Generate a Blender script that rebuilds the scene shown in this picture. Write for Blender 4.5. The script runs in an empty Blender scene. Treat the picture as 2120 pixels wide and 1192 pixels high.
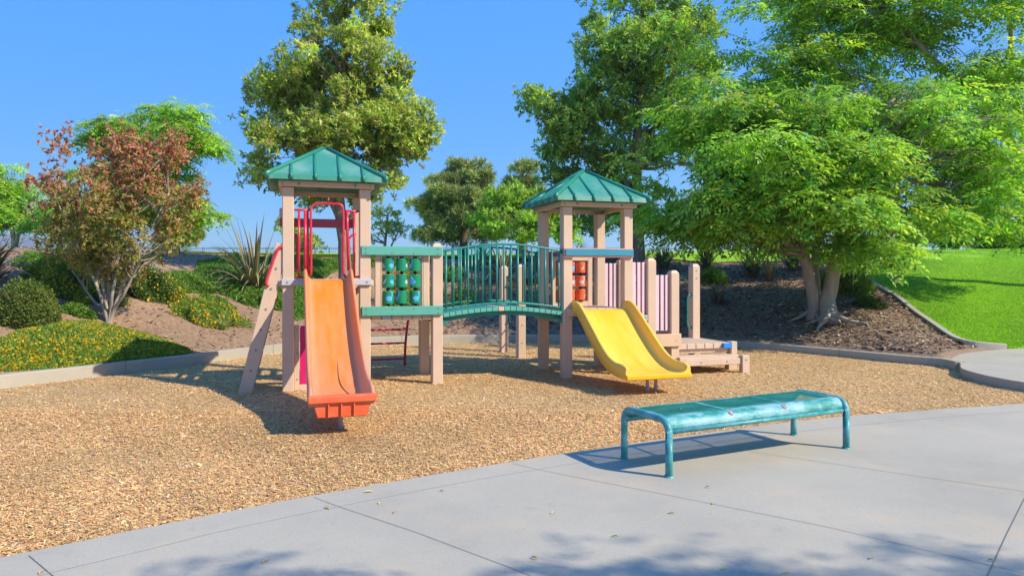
import bpy, bmesh, math, random
import numpy as np
from mathutils import Vector, Matrix
S = bpy.context.scene
COL = S.collection
R = math.radians
# ------------------------------------------------------------------ camera
H = 1.55; FPX = 1443.0; CX = 1060.0; HY = 570.0
cd = bpy.data.cameras.new('camera'); cam = bpy.data.objects.new('camera', cd); COL.objects.link(cam)
cam.location = (0, 0, H); cam.rotation_euler = (R(90), 0, 0)
cd.sensor_width = 36.0; cd.lens = 36.0*FPX/2120.0
cd.shift_y = -26.0/2120.0
cd.clip_start = 0.05; cd.clip_end = 12000
S.camera = cam
# ------------------------------------------------------------------ sky, sun, exposure
SUN_EL = 38.0
to_sun = Vector((0.90, -0.44, 0)).normalized()*math.cos(R(SUN_EL)); to_sun.z = math.sin(R(SUN_EL))
w = bpy.data.worlds.new('World'); S.world = w; w.use_nodes = True
nt = w.node_tree; nt.nodes.clear()
sky = nt.nodes.new('ShaderNodeTexSky'); sky.sky_type = 'NISHITA'; sky.sun_disc = False
sky.sun_elevation = R(SUN_EL); sky.sun_rotation = math.atan2(to_sun.x, to_sun.y)
sky.altitude = 2500; sky.air_density = 1.0; sky.dust_density = 0.0; sky.ozone_density = 5.0
bg = nt.nodes.new('ShaderNodeBackground'); bg.inputs[1].default_value = 0.15
hs = nt.nodes.new('ShaderNodeHueSaturation'); hs.inputs['Saturation'].default_value = 1.18
wo = nt.nodes.new('ShaderNodeOutputWorld')
sv = nt.nodes.new('ShaderNodeSeparateColor'); sv.mode = 'HSV'; dv = nt.nodes.new('ShaderNodeMath'); dv.operation = 'DIVIDE'; dv.inputs[0].default_value = 4.4
pw = nt.nodes.new('ShaderNodeMath'); pw.operation = 'POWER'; pw.inputs[1].default_value = 0.97
nt.links.new(sky.outputs[0], sv.inputs[0]); nt.links.new(sv.outputs[2], dv.inputs[1]); nt.links.new(dv.outputs[0], pw.inputs[0]); nt.links.new(pw.outputs[0], hs.inputs['Value'])
nt.links.new(sky.outputs[0], hs.inputs['Color']); tn = nt.nodes.new('ShaderNodeMix'); tn.data_type = 'RGBA'; tn.blend_type = 'MULTIPLY'; tn.inputs[0].default_value = 1; tn.inputs[7].default_value = (0.70, 0.95, 1.03, 1)
nt.links.new(hs.outputs[0], tn.inputs[6]); nt.links.new(tn.outputs[2], bg.inputs[0]); nt.links.new(bg.outputs[0], wo.inputs[0])
sd = bpy.data.lights.new('sun', 'SUN'); sd.energy = 4.25; sd.angle = R(0.55); sd.color = (1.0, 0.915, 0.75)
so = bpy.data.objects.new('sun', sd); COL.objects.link(so); so.location = (20, -10, 20)
so.rotation_euler = (-to_sun).to_track_quat('-Z', 'Y').to_euler()
S.view_settings.view_transform = 'Standard'; S.view_settings.look = 'None'
S.view_settings.exposure = 0.7; S.view_settings.gamma = 1.0
S.render.engine = 'CYCLES'
S.cycles.max_bounces = 6; S.cycles.diffuse_bounces = 4; S.cycles.glossy_bounces = 2
S.cycles.transparent_max_bounces = 8; S.cycles.transmission_bounces = 3

# ------------------------------------------------------------------ materials
def new_mat(name):
    m = bpy.data.materials.new(name); m.use_nodes = True
    n = m.node_tree; n.nodes.clear()
    out = n.nodes.new('ShaderNodeOutputMaterial'); b = n.nodes.new('ShaderNodeBsdfPrincipled')
    n.links.new(b.outputs[0], out.inputs[0])
    return m, n, b, out
def ramp(n, src, stops):
    r = n.nodes.new('ShaderNodeValToRGB'); e = r.color_ramp.elements
    while len(e) < len(stops): e.new(0.5)
    for i, (p, c) in enumerate(stops):
        e[i].position = p; e[i].color = tuple(c)+((1,) if len(c) == 3 else ())
    n.links.new(src, r.inputs[0]); return r.outputs[0]
def noise(n, scale, detail=3, vec=None, rough=0.55):
    t = n.nodes.new('ShaderNodeTexNoise'); t.inputs['Scale'].default_value = scale
    t.inputs['Detail'].default_value = detail; t.inputs['Roughness'].default_value = rough
    if vec is not None: n.links.new(vec, t.inputs['Vector'])
    return t.outputs['Fac']
def coords(n, kind='Object', scale=None):
    t = n.nodes.new('ShaderNodeTexCoord').outputs[kind]
    if scale:
        mp = n.nodes.new('ShaderNodeMapping'); mp.inputs['Scale'].default_value = scale
        n.links.new(t, mp.inputs[0]); return mp.outputs[0]
    return t
def mixc(n, fac, a, b, mode='MIX'):
    m = n.nodes.new('ShaderNodeMix'); m.data_type = 'RGBA'; m.blend_type = mode
    for i, v in ((0, fac), (6, a), (7, b)):
        if hasattr(v, 'links') or hasattr(v, 'is_output'): n.links.new(v, m.inputs[i])
        elif i == 0: m.inputs[0].default_value = v
        else: m.inputs[i].default_value = tuple(v)+(1,)
    return m.outputs[2]
def bump(n, b, h, strength, dist=0.01):
    bp = n.nodes.new('ShaderNodeBump'); bp.inputs['Strength'].default_value = strength; bp.inputs['Distance'].default_value = dist
    n.links.new(h, bp.inputs['Height']); n.links.new(bp.outputs[0], b.inputs['Normal'])
def plastic(name, c, rough=0.5, speck=0.12, fade=None, fadeamt=0.5, bmp=0.12, spec=0.4, fscale=3.0):
    m, n, b, o = new_mat(name)
    v = coords(n)
    d = tuple(x*(1-speck*1.6) for x in c); l = tuple(min(1, x*(1+speck)+speck*0.05) for x in c)
    s = noise(n, 160, 2, v)
    colr = ramp(n, s, [(0.36, d), (0.5, c), (0.64, l)])
    big = noise(n, 2.2, 4, v)
    colr = mixc(n, ramp(n, big, [(0.35, (0, 0, 0)), (0.7, (0.5,)*3)]), colr, tuple(x*0.80 for x in c))
    scf = noise(n, 9, 7, coords(n, 'Object', (1, 1, .22)), 0.75)
    colr = mixc(n, ramp(n, scf, [(0.60, (0, 0, 0)), (0.72, (0.35,)*3)]), colr, tuple(x*0.62 for x in c))
    if fade:
        f = noise(n, fscale, 6, v, 0.65)
        colr = mixc(n, ramp(n, f, [(0.42, (0, 0, 0)), (0.62, (fadeamt,)*3)]), colr, fade)
    n.links.new(colr, b.inputs['Base Color']); b.inputs['Roughness'].default_value = rough
    b.inputs['Specular IOR Level'].default_value = spec
    bump(n, b, s, bmp, 0.004)
    return m
def leafmat(name, trans=0.48, rough=0.5, tint=(1.1, 1.2, 0.6)):
    m, n, b, o = new_mat(name)
    a = n.nodes.new('ShaderNodeAttribute'); a.attribute_name = 'col'
    n.links.new(a.outputs['Color'], b.inputs['Base Color']); b.inputs['Roughness'].default_value = rough
    b.inputs['Specular IOR Level'].default_value = 0.35
    t = n.nodes.new('ShaderNodeBsdfTranslucent')
    n.links.new(mixc(n, 1.0, a.outputs['Color'], tint, 'MULTIPLY'), t.inputs[0])
    mx = n.nodes.new('ShaderNodeMixShader'); mx.inputs[0].default_value = trans
    n.links.new(b.outputs[0], mx.inputs[1]); n.links.new(t.outputs[0], mx.inputs[2]); n.links.new(mx.outputs[0], o.inputs[0])
    return m
def attrmat(name, rough=0.85):
    m, n, b, o = new_mat(name)
    a = n.nodes.new('ShaderNodeAttribute'); a.attribute_name = 'col'
    n.links.new(a.outputs['Color'], b.inputs['Base Color']); b.inputs['Roughness'].default_value = rough
    b.inputs['Specular IOR Level'].default_value = 0.2
    return m
def bark(name, c1, c2, scale=9):
    m, n, b, o = new_mat(name)
    v = coords(n, 'Object', (1, 1, 0.25))
    f = noise(n, scale, 6, v, 0.65)
    n.links.new(ramp(n, f, [(0.3, c1), (0.7, c2)]), b.inputs['Base Color']); b.inputs['Roughness'].default_value = 0.9
    bump(n, b, f, 0.6, 0.03); return m

BEIGE = (0.62, 0.445, 0.315)
M = {}
M['beige'] = plastic('beige_lumber', BEIGE, 0.6, 0.13)
M['tan'] = plastic('tan_lumber', (0.64, 0.44, 0.27), 0.6, 0.1)
M['grey'] = plastic('grey_lumber', (0.47, 0.47, 0.50), 0.6, 0.1)
M['teal_board'] = plastic('green_lumber', (0.10, 0.38, 0.29), 0.55, 0.14)
M['roof'] = plastic('green_moulded_plastic', (0.045, 0.25, 0.17), 0.45, 0.05, fade=(0.24, 0.38, 0.33), fadeamt=0.6, bmp=0.03, spec=0.4, fscale=1.5)
M['roof_rib'] = plastic('green_rib_plastic', (0.02, 0.21, 0.135), 0.35, 0.05, bmp=0.02, spec=0.55)
M['green_metal'] = plastic('green_tube_coating', (0.010, 0.20, 0.155), 0.32, 0.05, fade=(0.06, 0.33, 0.28), fadeamt=0.4, bmp=0.02, spec=0.5, fscale=5)
M['red_metal'] = plastic('red_tube_coating', (0.60, 0.015, 0.045), 0.3, 0.05, fade=(0.65, 0.10, 0.14), fadeamt=0.4, bmp=0.02, spec=0.5, fscale=5)
M['mauve'] = plastic('red_faded_board', (0.50, 0.09, 0.14), 0.5, 0.1)
M['magenta'] = plastic('magenta_panel', (0.62, 0.012, 0.13), 0.4, 0.05)
M['pink'] = plastic('pink_lumber', (0.72, 0.53, 0.58), 0.6, 0.1)
M['crimson'] = plastic('crimson_lumber', (0.42, 0.07, 0.14), 0.5, 0.08)
M['salmon'] = plastic('salmon_panel', (0.62, 0.30, 0.30), 0.5, 0.08)
M['blue'] = plastic('blue_panel', (0.045, 0.25, 0.34), 0.4, 0.06)
M['bright_blue'] = plastic('bright_blue_lumber', (0.02, 0.24, 0.66), 0.5, 0.06)
M['orange_roller'] = plastic('orange_roller', (0.80, 0.085, 0.015), 0.35, 0.04, fade=(0.8, 0.22, 0.06), fadeamt=0.6, spec=0.5)
M['green_roller'] = plastic('green_roller', (0.010, 0.24, 0.11), 0.33, 0.03, bmp=0.01, spec=0.4)
M['decal_blue'] = plastic('blue_decal', (0.10, 0.42, 0.80), 0.4, 0.05)
M['decal_grey'] = plastic('grey_decal', (0.45, 0.5, 0.6), 0.4, 0.05)
M['scuff'] = plastic('dark_scuff', (0.16, 0.07, 0.04), 0.7, 0.05)
M['black'] = plastic('black_plastic', (0.02, 0.02, 0.022), 0.5, 0.05)
M['steel'] = plastic('galvanised_steel', (0.36, 0.37, 0.39), 0.45, 0.1)
M['bolt'] = plastic('bolt_metal', (0.22, 0.22, 0.24), 0.35, 0.1)
M['trunk'] = bark('smooth_brown_bark', (0.17, 0.105, 0.072), (0.34, 0.235, 0.175))
M['trunk_grey'] = bark('grey_tan_bark', (0.25, 0.20, 0.16), (0.47, 0.39, 0.31), 6)
M['trunk_dark'] = bark('dark_bark', (0.06, 0.042, 0.032), (0.15, 0.10, 0.075))
M['leaf'] = leafmat('leaf_surface')
M['needle'] = leafmat('needle_surface', 0.15, 0.6)
M['strap_leaf'] = leafmat('strap_leaf_surface', 0.15, 0.42, (1, 1, .7))
M['petal'] = leafmat('petal_surface', 0.3, 0.6, (1, 1, .5))
M['chip'] = attrmat('wood_chip_surface')

def slide_mat(name, c, c_deep, worn, amt):
    m, n, b, o = new_mat(name)
    v = coords(n, 'Object', (3.5, 0.6, 0.9)); f = noise(n, 2.0, 7, v, 0.7)
    v2 = coords(n, 'Object', (26, 0.8, 2)); g = noise(n, 3.0, 4, v2, 0.6)
    a = n.nodes.new('ShaderNodeAttribute'); a.attribute_name = 'wear'
    add = n.nodes.new('ShaderNodeMath'); add.operation = 'MULTIPLY_ADD'
    n.links.new(f, add.inputs[0]); add.inputs[1].default_value = 0.9; n.links.new(a.outputs['Fac'], add.inputs[2])
    m1 = mixc(n, ramp(n, f, [(0.3, (0, 0, 0)), (0.7, (1, 1, 1))]), c, c_deep)
    m2 = mixc(n, ramp(n, add.outputs[0], [(0.55, (0, 0, 0)), (1.15, (amt,)*3)]), m1, worn)
    m3 = mixc(n, ramp(n, g, [(0.56, (0, 0, 0)), (0.74, (0.22,)*3)]), m2, worn)
    n.links.new(m3, b.inputs['Base Color']); b.inputs['Roughness'].default_value = 0.36; b.inputs['Specular IOR Level'].default_value = 0.45
    bump(n, b, g, 0.03, 0.003); return m
M['orange'] = slide_mat('orange_slide_plastic', (0.82, 0.18, 0.018), (0.84, 0.235, 0.022), (0.60, 0.27, 0.16), 0.9)
M['orange_end'] = plastic('orange_slide_end', (0.80, 0.115, 0.035), 0.42, 0.04, fade=(0.82, 0.22, 0.11), fadeamt=0.5)
M['yellow'] = slide_mat('yellow_slide_plastic', (0.85, 0.42, 0.010), (0.88, 0.47, 0.015), (0.88, 0.58, 0.12), 0.7)

# bench materials
def bench_paint(name, perf):
    m, n, b, o = new_mat(name)
    v = coords(n); f = noise(n, 3.4, 7, coords(n, 'Object', (1, 2.0, 2.0)), 0.68)
    g = noise(n, 60, 3, v)
    c = ramp(n, f, [(0.40, (0.005, 0.19, 0.15)), (0.47, (0.03, 0.26, 0.24)), (0.56, (0.17, 0.38, 0.40)), (0.72, (0.32, 0.49, 0.53))] if not perf else
             [(0.44, (0.004, 0.17, 0.13)), (0.58, (0.015, 0.22, 0.17)), (0.76, (0.08, 0.33, 0.30))])
    c = mixc(n, ramp(n, g, [(0.6, (0, 0, 0)), (0.72, (0.5,)*3)]), c, (0.30, 0.5, 0.52) if not perf else (0.02, 0.2, 0.16))
    n.links.new(c, b.inputs['Base Color']); b.inputs['Roughness'].default_value = 0.55
    bump(n, b, g, 0.15, 0.003)
    if perf:
        sep = n.nodes.new('ShaderNodeSeparateXYZ'); n.links.new(v, sep.inputs[0])
        def mth(op, a, bb=None, cc=None):
            q = n.nodes.new('ShaderNodeMath'); q.operation = op
            for i, x in enumerate((a, bb, cc)):
                if x is None: continue
                if isinstance(x, (int, float)): q.inputs[i].default_value = x
                else: n.links.new(x, q.inputs[i])
            return q.outputs[0]
        P = 0.0165
        fx = mth('SUBTRACT', mth('FRACT', mth('DIVIDE', sep.outputs[0], P)), 0.5)
        fy = mth('SUBTRACT', mth('FRACT', mth('DIVIDE', sep.outputs[1], P)), 0.5)
        d = mth('SQRT', mth('ADD', mth('MULTIPLY', fx, fx), mth('MULTIPLY', fy, fy)))
        hole = mth('LESS_THAN', d, 0.31)
        t = n.nodes.new('ShaderNodeBsdfTransparent'); mx = n.nodes.new('ShaderNodeMixShader')
        n.links.new(hole, mx.inputs[0]); n.links.new(b.outputs[0], mx.inputs[1]); n.links.new(t.outputs[0], mx.inputs[2])
        n.links.new(mx.outputs[0], o.inputs[0])
    return m
M['bench'] = bench_paint('worn_teal_coating', False); M['bench_perf'] = bench_paint('perforated_teal_steel', True)
M['frame'] = plastic('teal_frame_coating', (0.035, 0.25, 0.25), 0.4, 0.1, fade=(0.15, 0.40, 0.42), fadeamt=0.85, fscale=7)
M['badge'] = plastic('red_brown_badge', (0.30, 0.06, 0.05), 0.5, 0.1, fade=(0.5, 0.4, 0.36), fadeamt=0.7, fscale=40)

def ground_mat(name, stops, scale, fine, bstr, patch=None, vor=None):
    m, n, b, o = new_mat(name)
    v = coords(n)
    f1 = noise(n, fine, 5, v, 0.7)
    c = ramp(n, f1, stops)
    f2 = noise(n, scale, 4, v)
    if patch: c = mixc(n, ramp(n, f2, [(0.42, (0, 0, 0)), (0.62, (1, 1, 1))]), c, patch if not isinstance(patch, list) else ramp(n, f1, patch))
    if vor:
        vt = n.nodes.new('ShaderNodeTexVoronoi'); vt.inputs['Scale'].default_value = vor
        n.links.new(v, vt.inputs['Vector'])
        g = n.nodes.new('ShaderNodeRGBToBW'); n.links.new(vt.outputs['Color'], g.inputs[0])
        c = mixc(n, 0.55, c, ramp(n, g.outputs[0], [(0.2, tuple(x*.5 for x in stops[0][1])), (0.8, stops[-1][1])]))
    if name == 'reddish_soil':
        sx_ = n.nodes.new('ShaderNodeSeparateXYZ'); n.links.new(v, sx_.inputs[0]); mr = n.nodes.new('ShaderNodeMapRange'); n.links.new(sx_.outputs[0], mr.inputs[0])
        mr.inputs[1].default_value = -2.5; mr.inputs[2].default_value = 1.5
        ad = n.nodes.new('ShaderNodeMath'); ad.operation = 'MULTIPLY_ADD'; n.links.new(f2, ad.inputs[0]); ad.inputs[1].default_value = .8; n.links.new(mr.outputs[0], ad.inputs[2])
        f3 = noise(n, 60, 4, v, .7)
        c = mixc(n, ramp(n, ad.outputs[0], [(0.5, (0, 0, 0)), (0.95, (1, 1, 1))]), c, ramp(n, f3, [(0.3, (.12, .08, .055)), (0.52, (.25, .17, .115)), (0.72, (.42, .30, .21))]))
    n.links.new(c, b.inputs['Base Color']); b.inputs['Roughness'].default_value = 0.95; b.inputs['Specular IOR Level'].default_value = 0.15
    bump(n, b, f1, bstr, 0.02); return m
M['soil'] = ground_mat('reddish_soil', [(0.28, (0.22, 0.13, 0.075)), (0.5, (0.33, 0.205, 0.125)), (0.72, (0.44, 0.30, 0.19))], 0.5, 14, 0.6,
                       [(0.28, (0.15, 0.095, 0.055)), (0.5, (0.26, 0.165, 0.10)), (0.72, (0.40, 0.27, 0.17))])
M['chips_base'] = ground_mat('wood_chip_bed', [(0.25, (0.34, 0.20, 0.08)), (0.5, (0.55, 0.36, 0.16)), (0.75, (0.70, 0.49, 0.25))], 0.4, 45, 0.8, None, 40)
M['lawn'] = ground_mat('mown_grass_base', [(0.3, (0.15, 0.33, 0.02)), (0.5, (0.24, 0.45, 0.03)), (0.7, (0.34, 0.53, 0.05))], 0.35, 25, 0.5,
                       [(0.3, (0.2, 0.36, 0.025)), (0.5, (0.30, 0.47, 0.045)), (0.7, (0.41, 0.53, 0.08))])
M['hill'] = ground_mat('dry_scrub_hill', [(0.3, (0.10, 0.085, 0.07)), (0.6, (0.2, 0.16, 0.13))], 0.004, 0.02, 0.3)
def concrete(name, tone=1.0, rough=0.9):
    m, n, b, o = new_mat(name)
    v = coords(n)
    a = noise(n, 0.7, 5, v, 0.6); g = noise(n, 130, 3, v, 0.7); s = noise(n, 5, 6, v, 0.7)
    c = ramp(n, a, [(0.3, (0.375*tone, 0.335*tone, 0.262*tone)), (0.55, (0.435*tone, 0.387*tone, 0.30*tone)), (0.75, (0.485*tone, 0.425*tone, 0.325*tone))])
    c = mixc(n, ramp(n, g, [(0.35, (0.75,)*3), (0.5, (0, 0, 0))]), c, (0.31*tone, 0.30*tone, 0.29*tone))
    c = mixc(n, ramp(n, noise(n, 1.1, 5, v, 0.65), [(0.52, (0, 0, 0)), (0.72, (0.6,)*3)]), c, (0.52*tone, 0.40*tone, 0.27*tone))
    c = mixc(n, ramp(n, noise(n, 1.7, 7, v, 0.75), [(0.58, (0, 0, 0)), (0.72, (0.5,)*3)]), c, (0.30*tone, 0.27*tone, 0.215*tone))
    c = mixc(n, ramp(n, noise(n, 34, 3, v, 0.6), [(0.66, (0, 0, 0)), (0.74, (0.6,)*3)]), c, (0.25*tone, 0.225*tone, 0.18*tone))
    n.links.new(c, b.inputs['Base Color']); b.inputs['Roughness'].default_value = rough; b.inputs['Specular IOR Level'].default_value = 0.25
    bump(n, b, g, 0.22, 0.004); return m
M['concrete'] = concrete('broom_finished_concrete'); M['kerb'] = concrete('kerb_concrete', 0.95)
M['joint'] = plastic('dark_joint', (0.22, 0.205, 0.18), 0.9, 0.2); M['joint_light'] = plastic('pale_joint', (0.50, 0.46, 0.41), 0.9, 0.15)

# ------------------------------------------------------------------ object helpers
def tag(o, label=None, cat=None, group=None, kind=None):
    if label: o['label'] = label
    if cat: o['category'] = cat
    if group: o['group'] = group
    if kind: o['kind'] = kind
    return o
def empty(name, loc, rz=0, label=None, cat=None, group=None):
    o = bpy.data.objects.new(name, None); COL.objects.link(o); o.location = loc; o.rotation_euler = (0, 0, rz)
    o.empty_display_size = 0.2
    return tag(o, label, cat, group)
class MB:
    def __init__(s): s.bm = bmesh.new(); s.mats = []
    def mi(s, m):
        if m not in s.mats: s.mats.append(m)
        return s.mats.index(m)
    def _fin(s, faces, m, smooth=False):
        i = s.mi(m)
        for f in faces: f.material_index = i; f.smooth = smooth
    def box(s, x0, x1, y0, y1, z0, z1, m, bev=0.006, rot=None, piv=None, seg=1):
        t = bmesh.new(); bmesh.ops.create_cube(t, size=1)
        for v in t.verts: v.co = Vector(((x0+x1)/2+v.co.x*(x1-x0), (y0+y1)/2+v.co.y*(y1-y0), (z0+z1)/2+v.co.z*(z1-z0)))
        if bev: bmesh.ops.bevel(t, geom=list(t.edges), offset=min(bev, .45*min(x1-x0, y1-y0, z1-z0)), segments=seg, affect='EDGES', profile=.5)
        if rot is not None:
            for v in t.verts: v.co = rot @ (v.co-piv) + piv
        s.merge(t, m); t.free()
    def merge(s, t, m, smooth=False):
        mp = {v: s.bm.verts.new(v.co) for v in t.verts}; fs = []
        for f in t.faces:
            try: fs.append(s.bm.faces.new([mp[v] for v in f.verts]))
            except ValueError: pass
        s._fin(fs, m, smooth)
    def tube(s, pts, r, m, n=10, caps=True, smooth=True):
        pts = [Vector(p) for p in pts]; rr = r if isinstance(r, (list, tuple)) else [r]*len(pts)
        rings = []; up = None
        for i, p in enumerate(pts):
            t = (pts[min(i+1, len(pts)-1)]-pts[max(i-1, 0)]).normalized()
            if up is None:
                a = Vector((0, 0, 1)) if abs(t.z) < .9 else Vector((1, 0, 0)); up = (a-t*a.dot(t)).normalized()
            else: up = (up-t*up.dot(t)).normalized()
            q = t.cross(up)
            rings.append([s.bm.verts.new(p+(up*math.cos(2*math.pi*k/n)+q*math.sin(2*math.pi*k/n))*rr[i]) for k in range(n)])
        fs = []
        for a, b in zip(rings, rings[1:]):
            for k in range(n): fs.append(s.bm.faces.new((a[k], a[(k+1) % n], b[(k+1) % n], b[k])))
        s._fin(fs, m, smooth)
        if caps: s._fin([s.bm.faces.new(rings[0][::-1]), s.bm.faces.new(rings[-1])], m, False)
    def poly(s, pts, m, smooth=False):
        f = s.bm.faces.new([s.bm.verts.new(p) for p in pts]); s._fin([f], m, smooth); return f
    def prism(s, pts2, lo, hi, m, fn, bev=0.0):      # outline in 2D, thickness lo..hi, fn(u,v,w)->xyz
        t = bmesh.new()
        a = [t.verts.new(fn(u, v, lo)) for u, v in pts2]; b = [t.verts.new(fn(u, v, hi)) for u, v in pts2]
        t.faces.new(a[::-1]); t.faces.new(b); n = len(a)
        for k in range(n): t.faces.new((a[k], a[(k+1) % n], b[(k+1) % n], b[k]))
        bmesh.ops.recalc_face_normals(t, faces=t.faces)
        if bev: bmesh.ops.bevel(t, geom=list(t.edges), offset=bev, segments=2, affect='EDGES')
        s.merge(t, m); t.free()
    def bolt(s, x, y, z, ax='y', r=0.013, m=None):
        m = m or M['bolt']; d = {'y': Vector((0, -1, 0)), 'x': Vector((-1, 0, 0))}[ax]
        p = Vector((x, y, z)); s.tube([p+d*-.002, p+d*.006], r, m, 10); 
    def build(s, name, parent=None, loc=None):
        bmesh.ops.recalc_face_normals(s.bm, faces=s.bm.faces)
        me = bpy.data.meshes.new(name); s.bm.to_mesh(me); s.bm.free()
        for m in s.mats: me.materials.append(m)
        o = bpy.data.objects.new(name, me); COL.objects.link(o)
        if parent: o.parent = parent
        if loc: o.location = loc
        return o
def np_mesh(name, V, nper, cols, mat, parent=None, smooth=False):
    V = np.asarray(V, dtype=np.float32).reshape(-1, 3); nv = len(V); nf = nv//nper
    me = bpy.data.meshes.new(name)
    me.vertices.add(nv); me.vertices.foreach_set('co', V.ravel())
    me.loops.add(nv); me.loops.foreach_set('vertex_index', np.arange(nv, dtype=np.int32))
    me.polygons.add(nf); me.polygons.foreach_set('loop_start', np.arange(0, nv, nper, dtype=np.int32))
    me.update(calc_edges=True)
    c = np.ones((nf, 4), dtype=np.float32); c[:, :3] = np.clip(cols, 0.001, 1)
    at = me.attributes.new('col', 'FLOAT_COLOR', 'FACE'); at.data.foreach_set('color', c.ravel())
    me.materials.append(mat); me.validate()
    o = bpy.data.objects.new(name, me); COL.objects.link(o)
    if parent: o.parent = parent
    return o
def unit(a): return a/(np.linalg.norm(a, axis=-1, keepdims=True)+1e-9)
def diamonds(P, D, N, L, W, fold=0.0, fat=0.45):
    """leaf quads: base P, axis D, normal N, length L, width W"""
    D = unit(D); Sd = unit(np.cross(D, N)); N2 = np.cross(Sd, D)
    L = np.broadcast_to(np.asarray(L, float).reshape(-1, 1), (len(P), 1)); W = np.broadcast_to(np.asarray(W, float).reshape(-1, 1), (len(P), 1))
    mid = P+D*L*fat+N2*L*fold
    return np.stack([P, mid-Sd*W/2, P+D*L-N2*L*fold, mid+Sd*W/2], axis=1)
def pick_cols(rng, pal, n, jit=0.18, wts=None):
    pal = np.array(pal); i = rng.choice(len(pal), n, p=wts)
    return pal[i]*(1+jit*rng.standard_normal((n, 1)))*(1+0.06*rng.standard_normal((n, 3)))

# ------------------------------------------------------------------ terrain
def G(px, py, z=0.0):
    Y = (H-z)*FPX/(py-HY); return ((px-CX)/FPX*Y, Y)
def ray(px, py, Y): return Vector(((px-CX)/FPX*Y, Y, H-(py-HY)/FPX*Y))
K = [(-8.6, -12), (-8.4, 1.0), (-8.0, 5.0), (-7.45, 8.2)] + [G(x, y) for x, y in [(0, 805), (130, 789), (260, 773), (390, 757), (490, 743), (590, 731), (680, 722), (770, 716), (900, 711), (1040, 709), (1200, 708), (1330, 711), (1450, 716), (1560, 722), (1700, 735), (1850, 750), (1940, 758), (1978, 766)]]
def smooth_poly(P, n=4):
    out = []
    for i in range(len(P)-1):
        p0 = P[max(i-1, 0)]; p1 = P[i]; p2 = P[i+1]; p3 = P[min(i+2, len(P)-1)]
        for k in range(n):
            t = k/n
            out.append(tuple(0.5*((2*b)+(c-a)*t+(2*a-5*b+4*c-d)*t*t+(-a+3*b-3*c+d)*t**3) for a, b, c, d in zip(p0, p1, p2, p3)))
    out.append(P[-1]); return out
KS = smooth_poly(K[3:], 4)
PADTOP = [(7.27, 11.30), (7.42, 11.75), (7.75, 12.2), (8.3, 12.75), (9.2, 13.3), (10.1, 13.65), (12, 14.1), (16, 14.6), (30, 15.5)]
FP = np.array([K[0], K[1], K[2]]+KS+PADTOP[1:]+[(60, 16), (60, -40), (-20, -40)])
def seg_dist(X, Y, P, closed=True):
    d = np.full(X.shape, 1e9); n = len(P)
    for i in range(n if closed else n-1):
        a = P[i]; b = P[(i+1) % n]; e = b-a; L = (e@e)+1e-12
        t = np.clip(((X-a[0])*e[0]+(Y-a[1])*e[1])/L, 0, 1)
        d = np.minimum(d, np.hypot(X-a[0]-t*e[0], Y-a[1]-t*e[1]))
    return d
def inside(X, Y, P):
    c = np.zeros(X.shape, bool); n = len(P)
    for i in range(n):
        x1, y1 = P[i]; x2, y2 = P[(i+1) % n]
        if y1 == y2: continue
        c ^= ((y1 > Y) != (y2 > Y)) & (X < (x2-x1)*(Y-y1)/(y2-y1)+x1)
    return c
def sstep(a, b, x):
    t = np.clip((x-a)/(b-a), 0, 1); return t*t*(3-2*t)
def tz(X, Y):
    X = np.atleast_1d(np.asarray(X, float)); Y = np.atleast_1d(np.asarray(Y, float))
    ins = inside(X, Y, FP); d = np.where(ins, 0, seg_dist(X, Y, FP))
    wr = sstep(3, 9, X)
    sl = 10.0*(1-wr)+16.0*wr; A = 2.08*(1-wr)+2.5*wr
    t = np.clip(d/sl, 0, 1); rise = A*(1.5*t-0.5*t**3)+0.032*np.clip(d-sl, 0, 70)
    nz = 0.06*np.sin(X*0.9+1.3)*np.sin(Y*0.7+.4)+0.03*np.sin(X*2.3+Y*1.7)+0.02*np.sin(X*4.1-Y*3.3)
    nz *= np.clip(d/3, 0, 1)*(1-.6*wr)
    z = 0.12*np.clip(d/0.1, 0, 1)+rise+nz - 0.08*(d <= 0)
    z -= 55*sstep(98, 350, np.hypot(X*.8, Y))
    return z
def T(x, y): return float(tz(x, y)[0])
def hit(px, py):
    Ys = np.arange(8.5, 60, 0.04); X = (px-CX)/FPX*Ys; Z = H-(py-HY)/FPX*Ys; g = tz(X, Ys)
    k = np.argmax(g >= Z) if (g >= Z).any() else len(Ys)-1
    return Vector((X[k], Ys[k], g[k]))
def lines(segs):
    out = []
    for a, b, s in segs: out += list(np.arange(a, b, s))
    return np.array(out+[segs[-1][1]])
def grid_obj(name, xs, ys, zf, mat, dz=0.0):
    XX, YY = np.meshgrid(xs, ys); Z = zf(XX.ravel(), YY.ravel())+dz
    V = np.stack([XX.ravel(), YY.ravel(), Z], 1); nx, ny = len(xs), len(ys)
    i = np.arange((ny-1)*(nx-1)); r, c = i//(nx-1), i % (nx-1); a = r*nx+c
    F = np.stack([a, a+1, a+nx+1, a+nx], 1)
    me = bpy.data.meshes.new(name); me.from_pydata(V.tolist(), [], F.tolist()); me.materials.append(mat)
    me.polygons.foreach_set('use_smooth', [True]*len(F)); me.update()
    o = bpy.data.objects.new(name, me); COL.objects.link(o); return o
gx = lines([(-3600, -600, 600), (-600, -100, 100), (-100, -30, 10), (-30, -10, 1), (-10, 12, .11), (12, 30, .6), (30, 100, 7), (100, 600, 100), (600, 3600, 600)])
gy = lines([(-600, -60, 90), (-60, 0, 10), (0, 8, 1), (8, 18, .11), (18, 34, .4), (34, 80, 3), (80, 400, 20), (400, 4300, 600)])
ground = tag(grid_obj('ground', gx, gy, tz, M['soil']), kind='structure')

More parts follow.
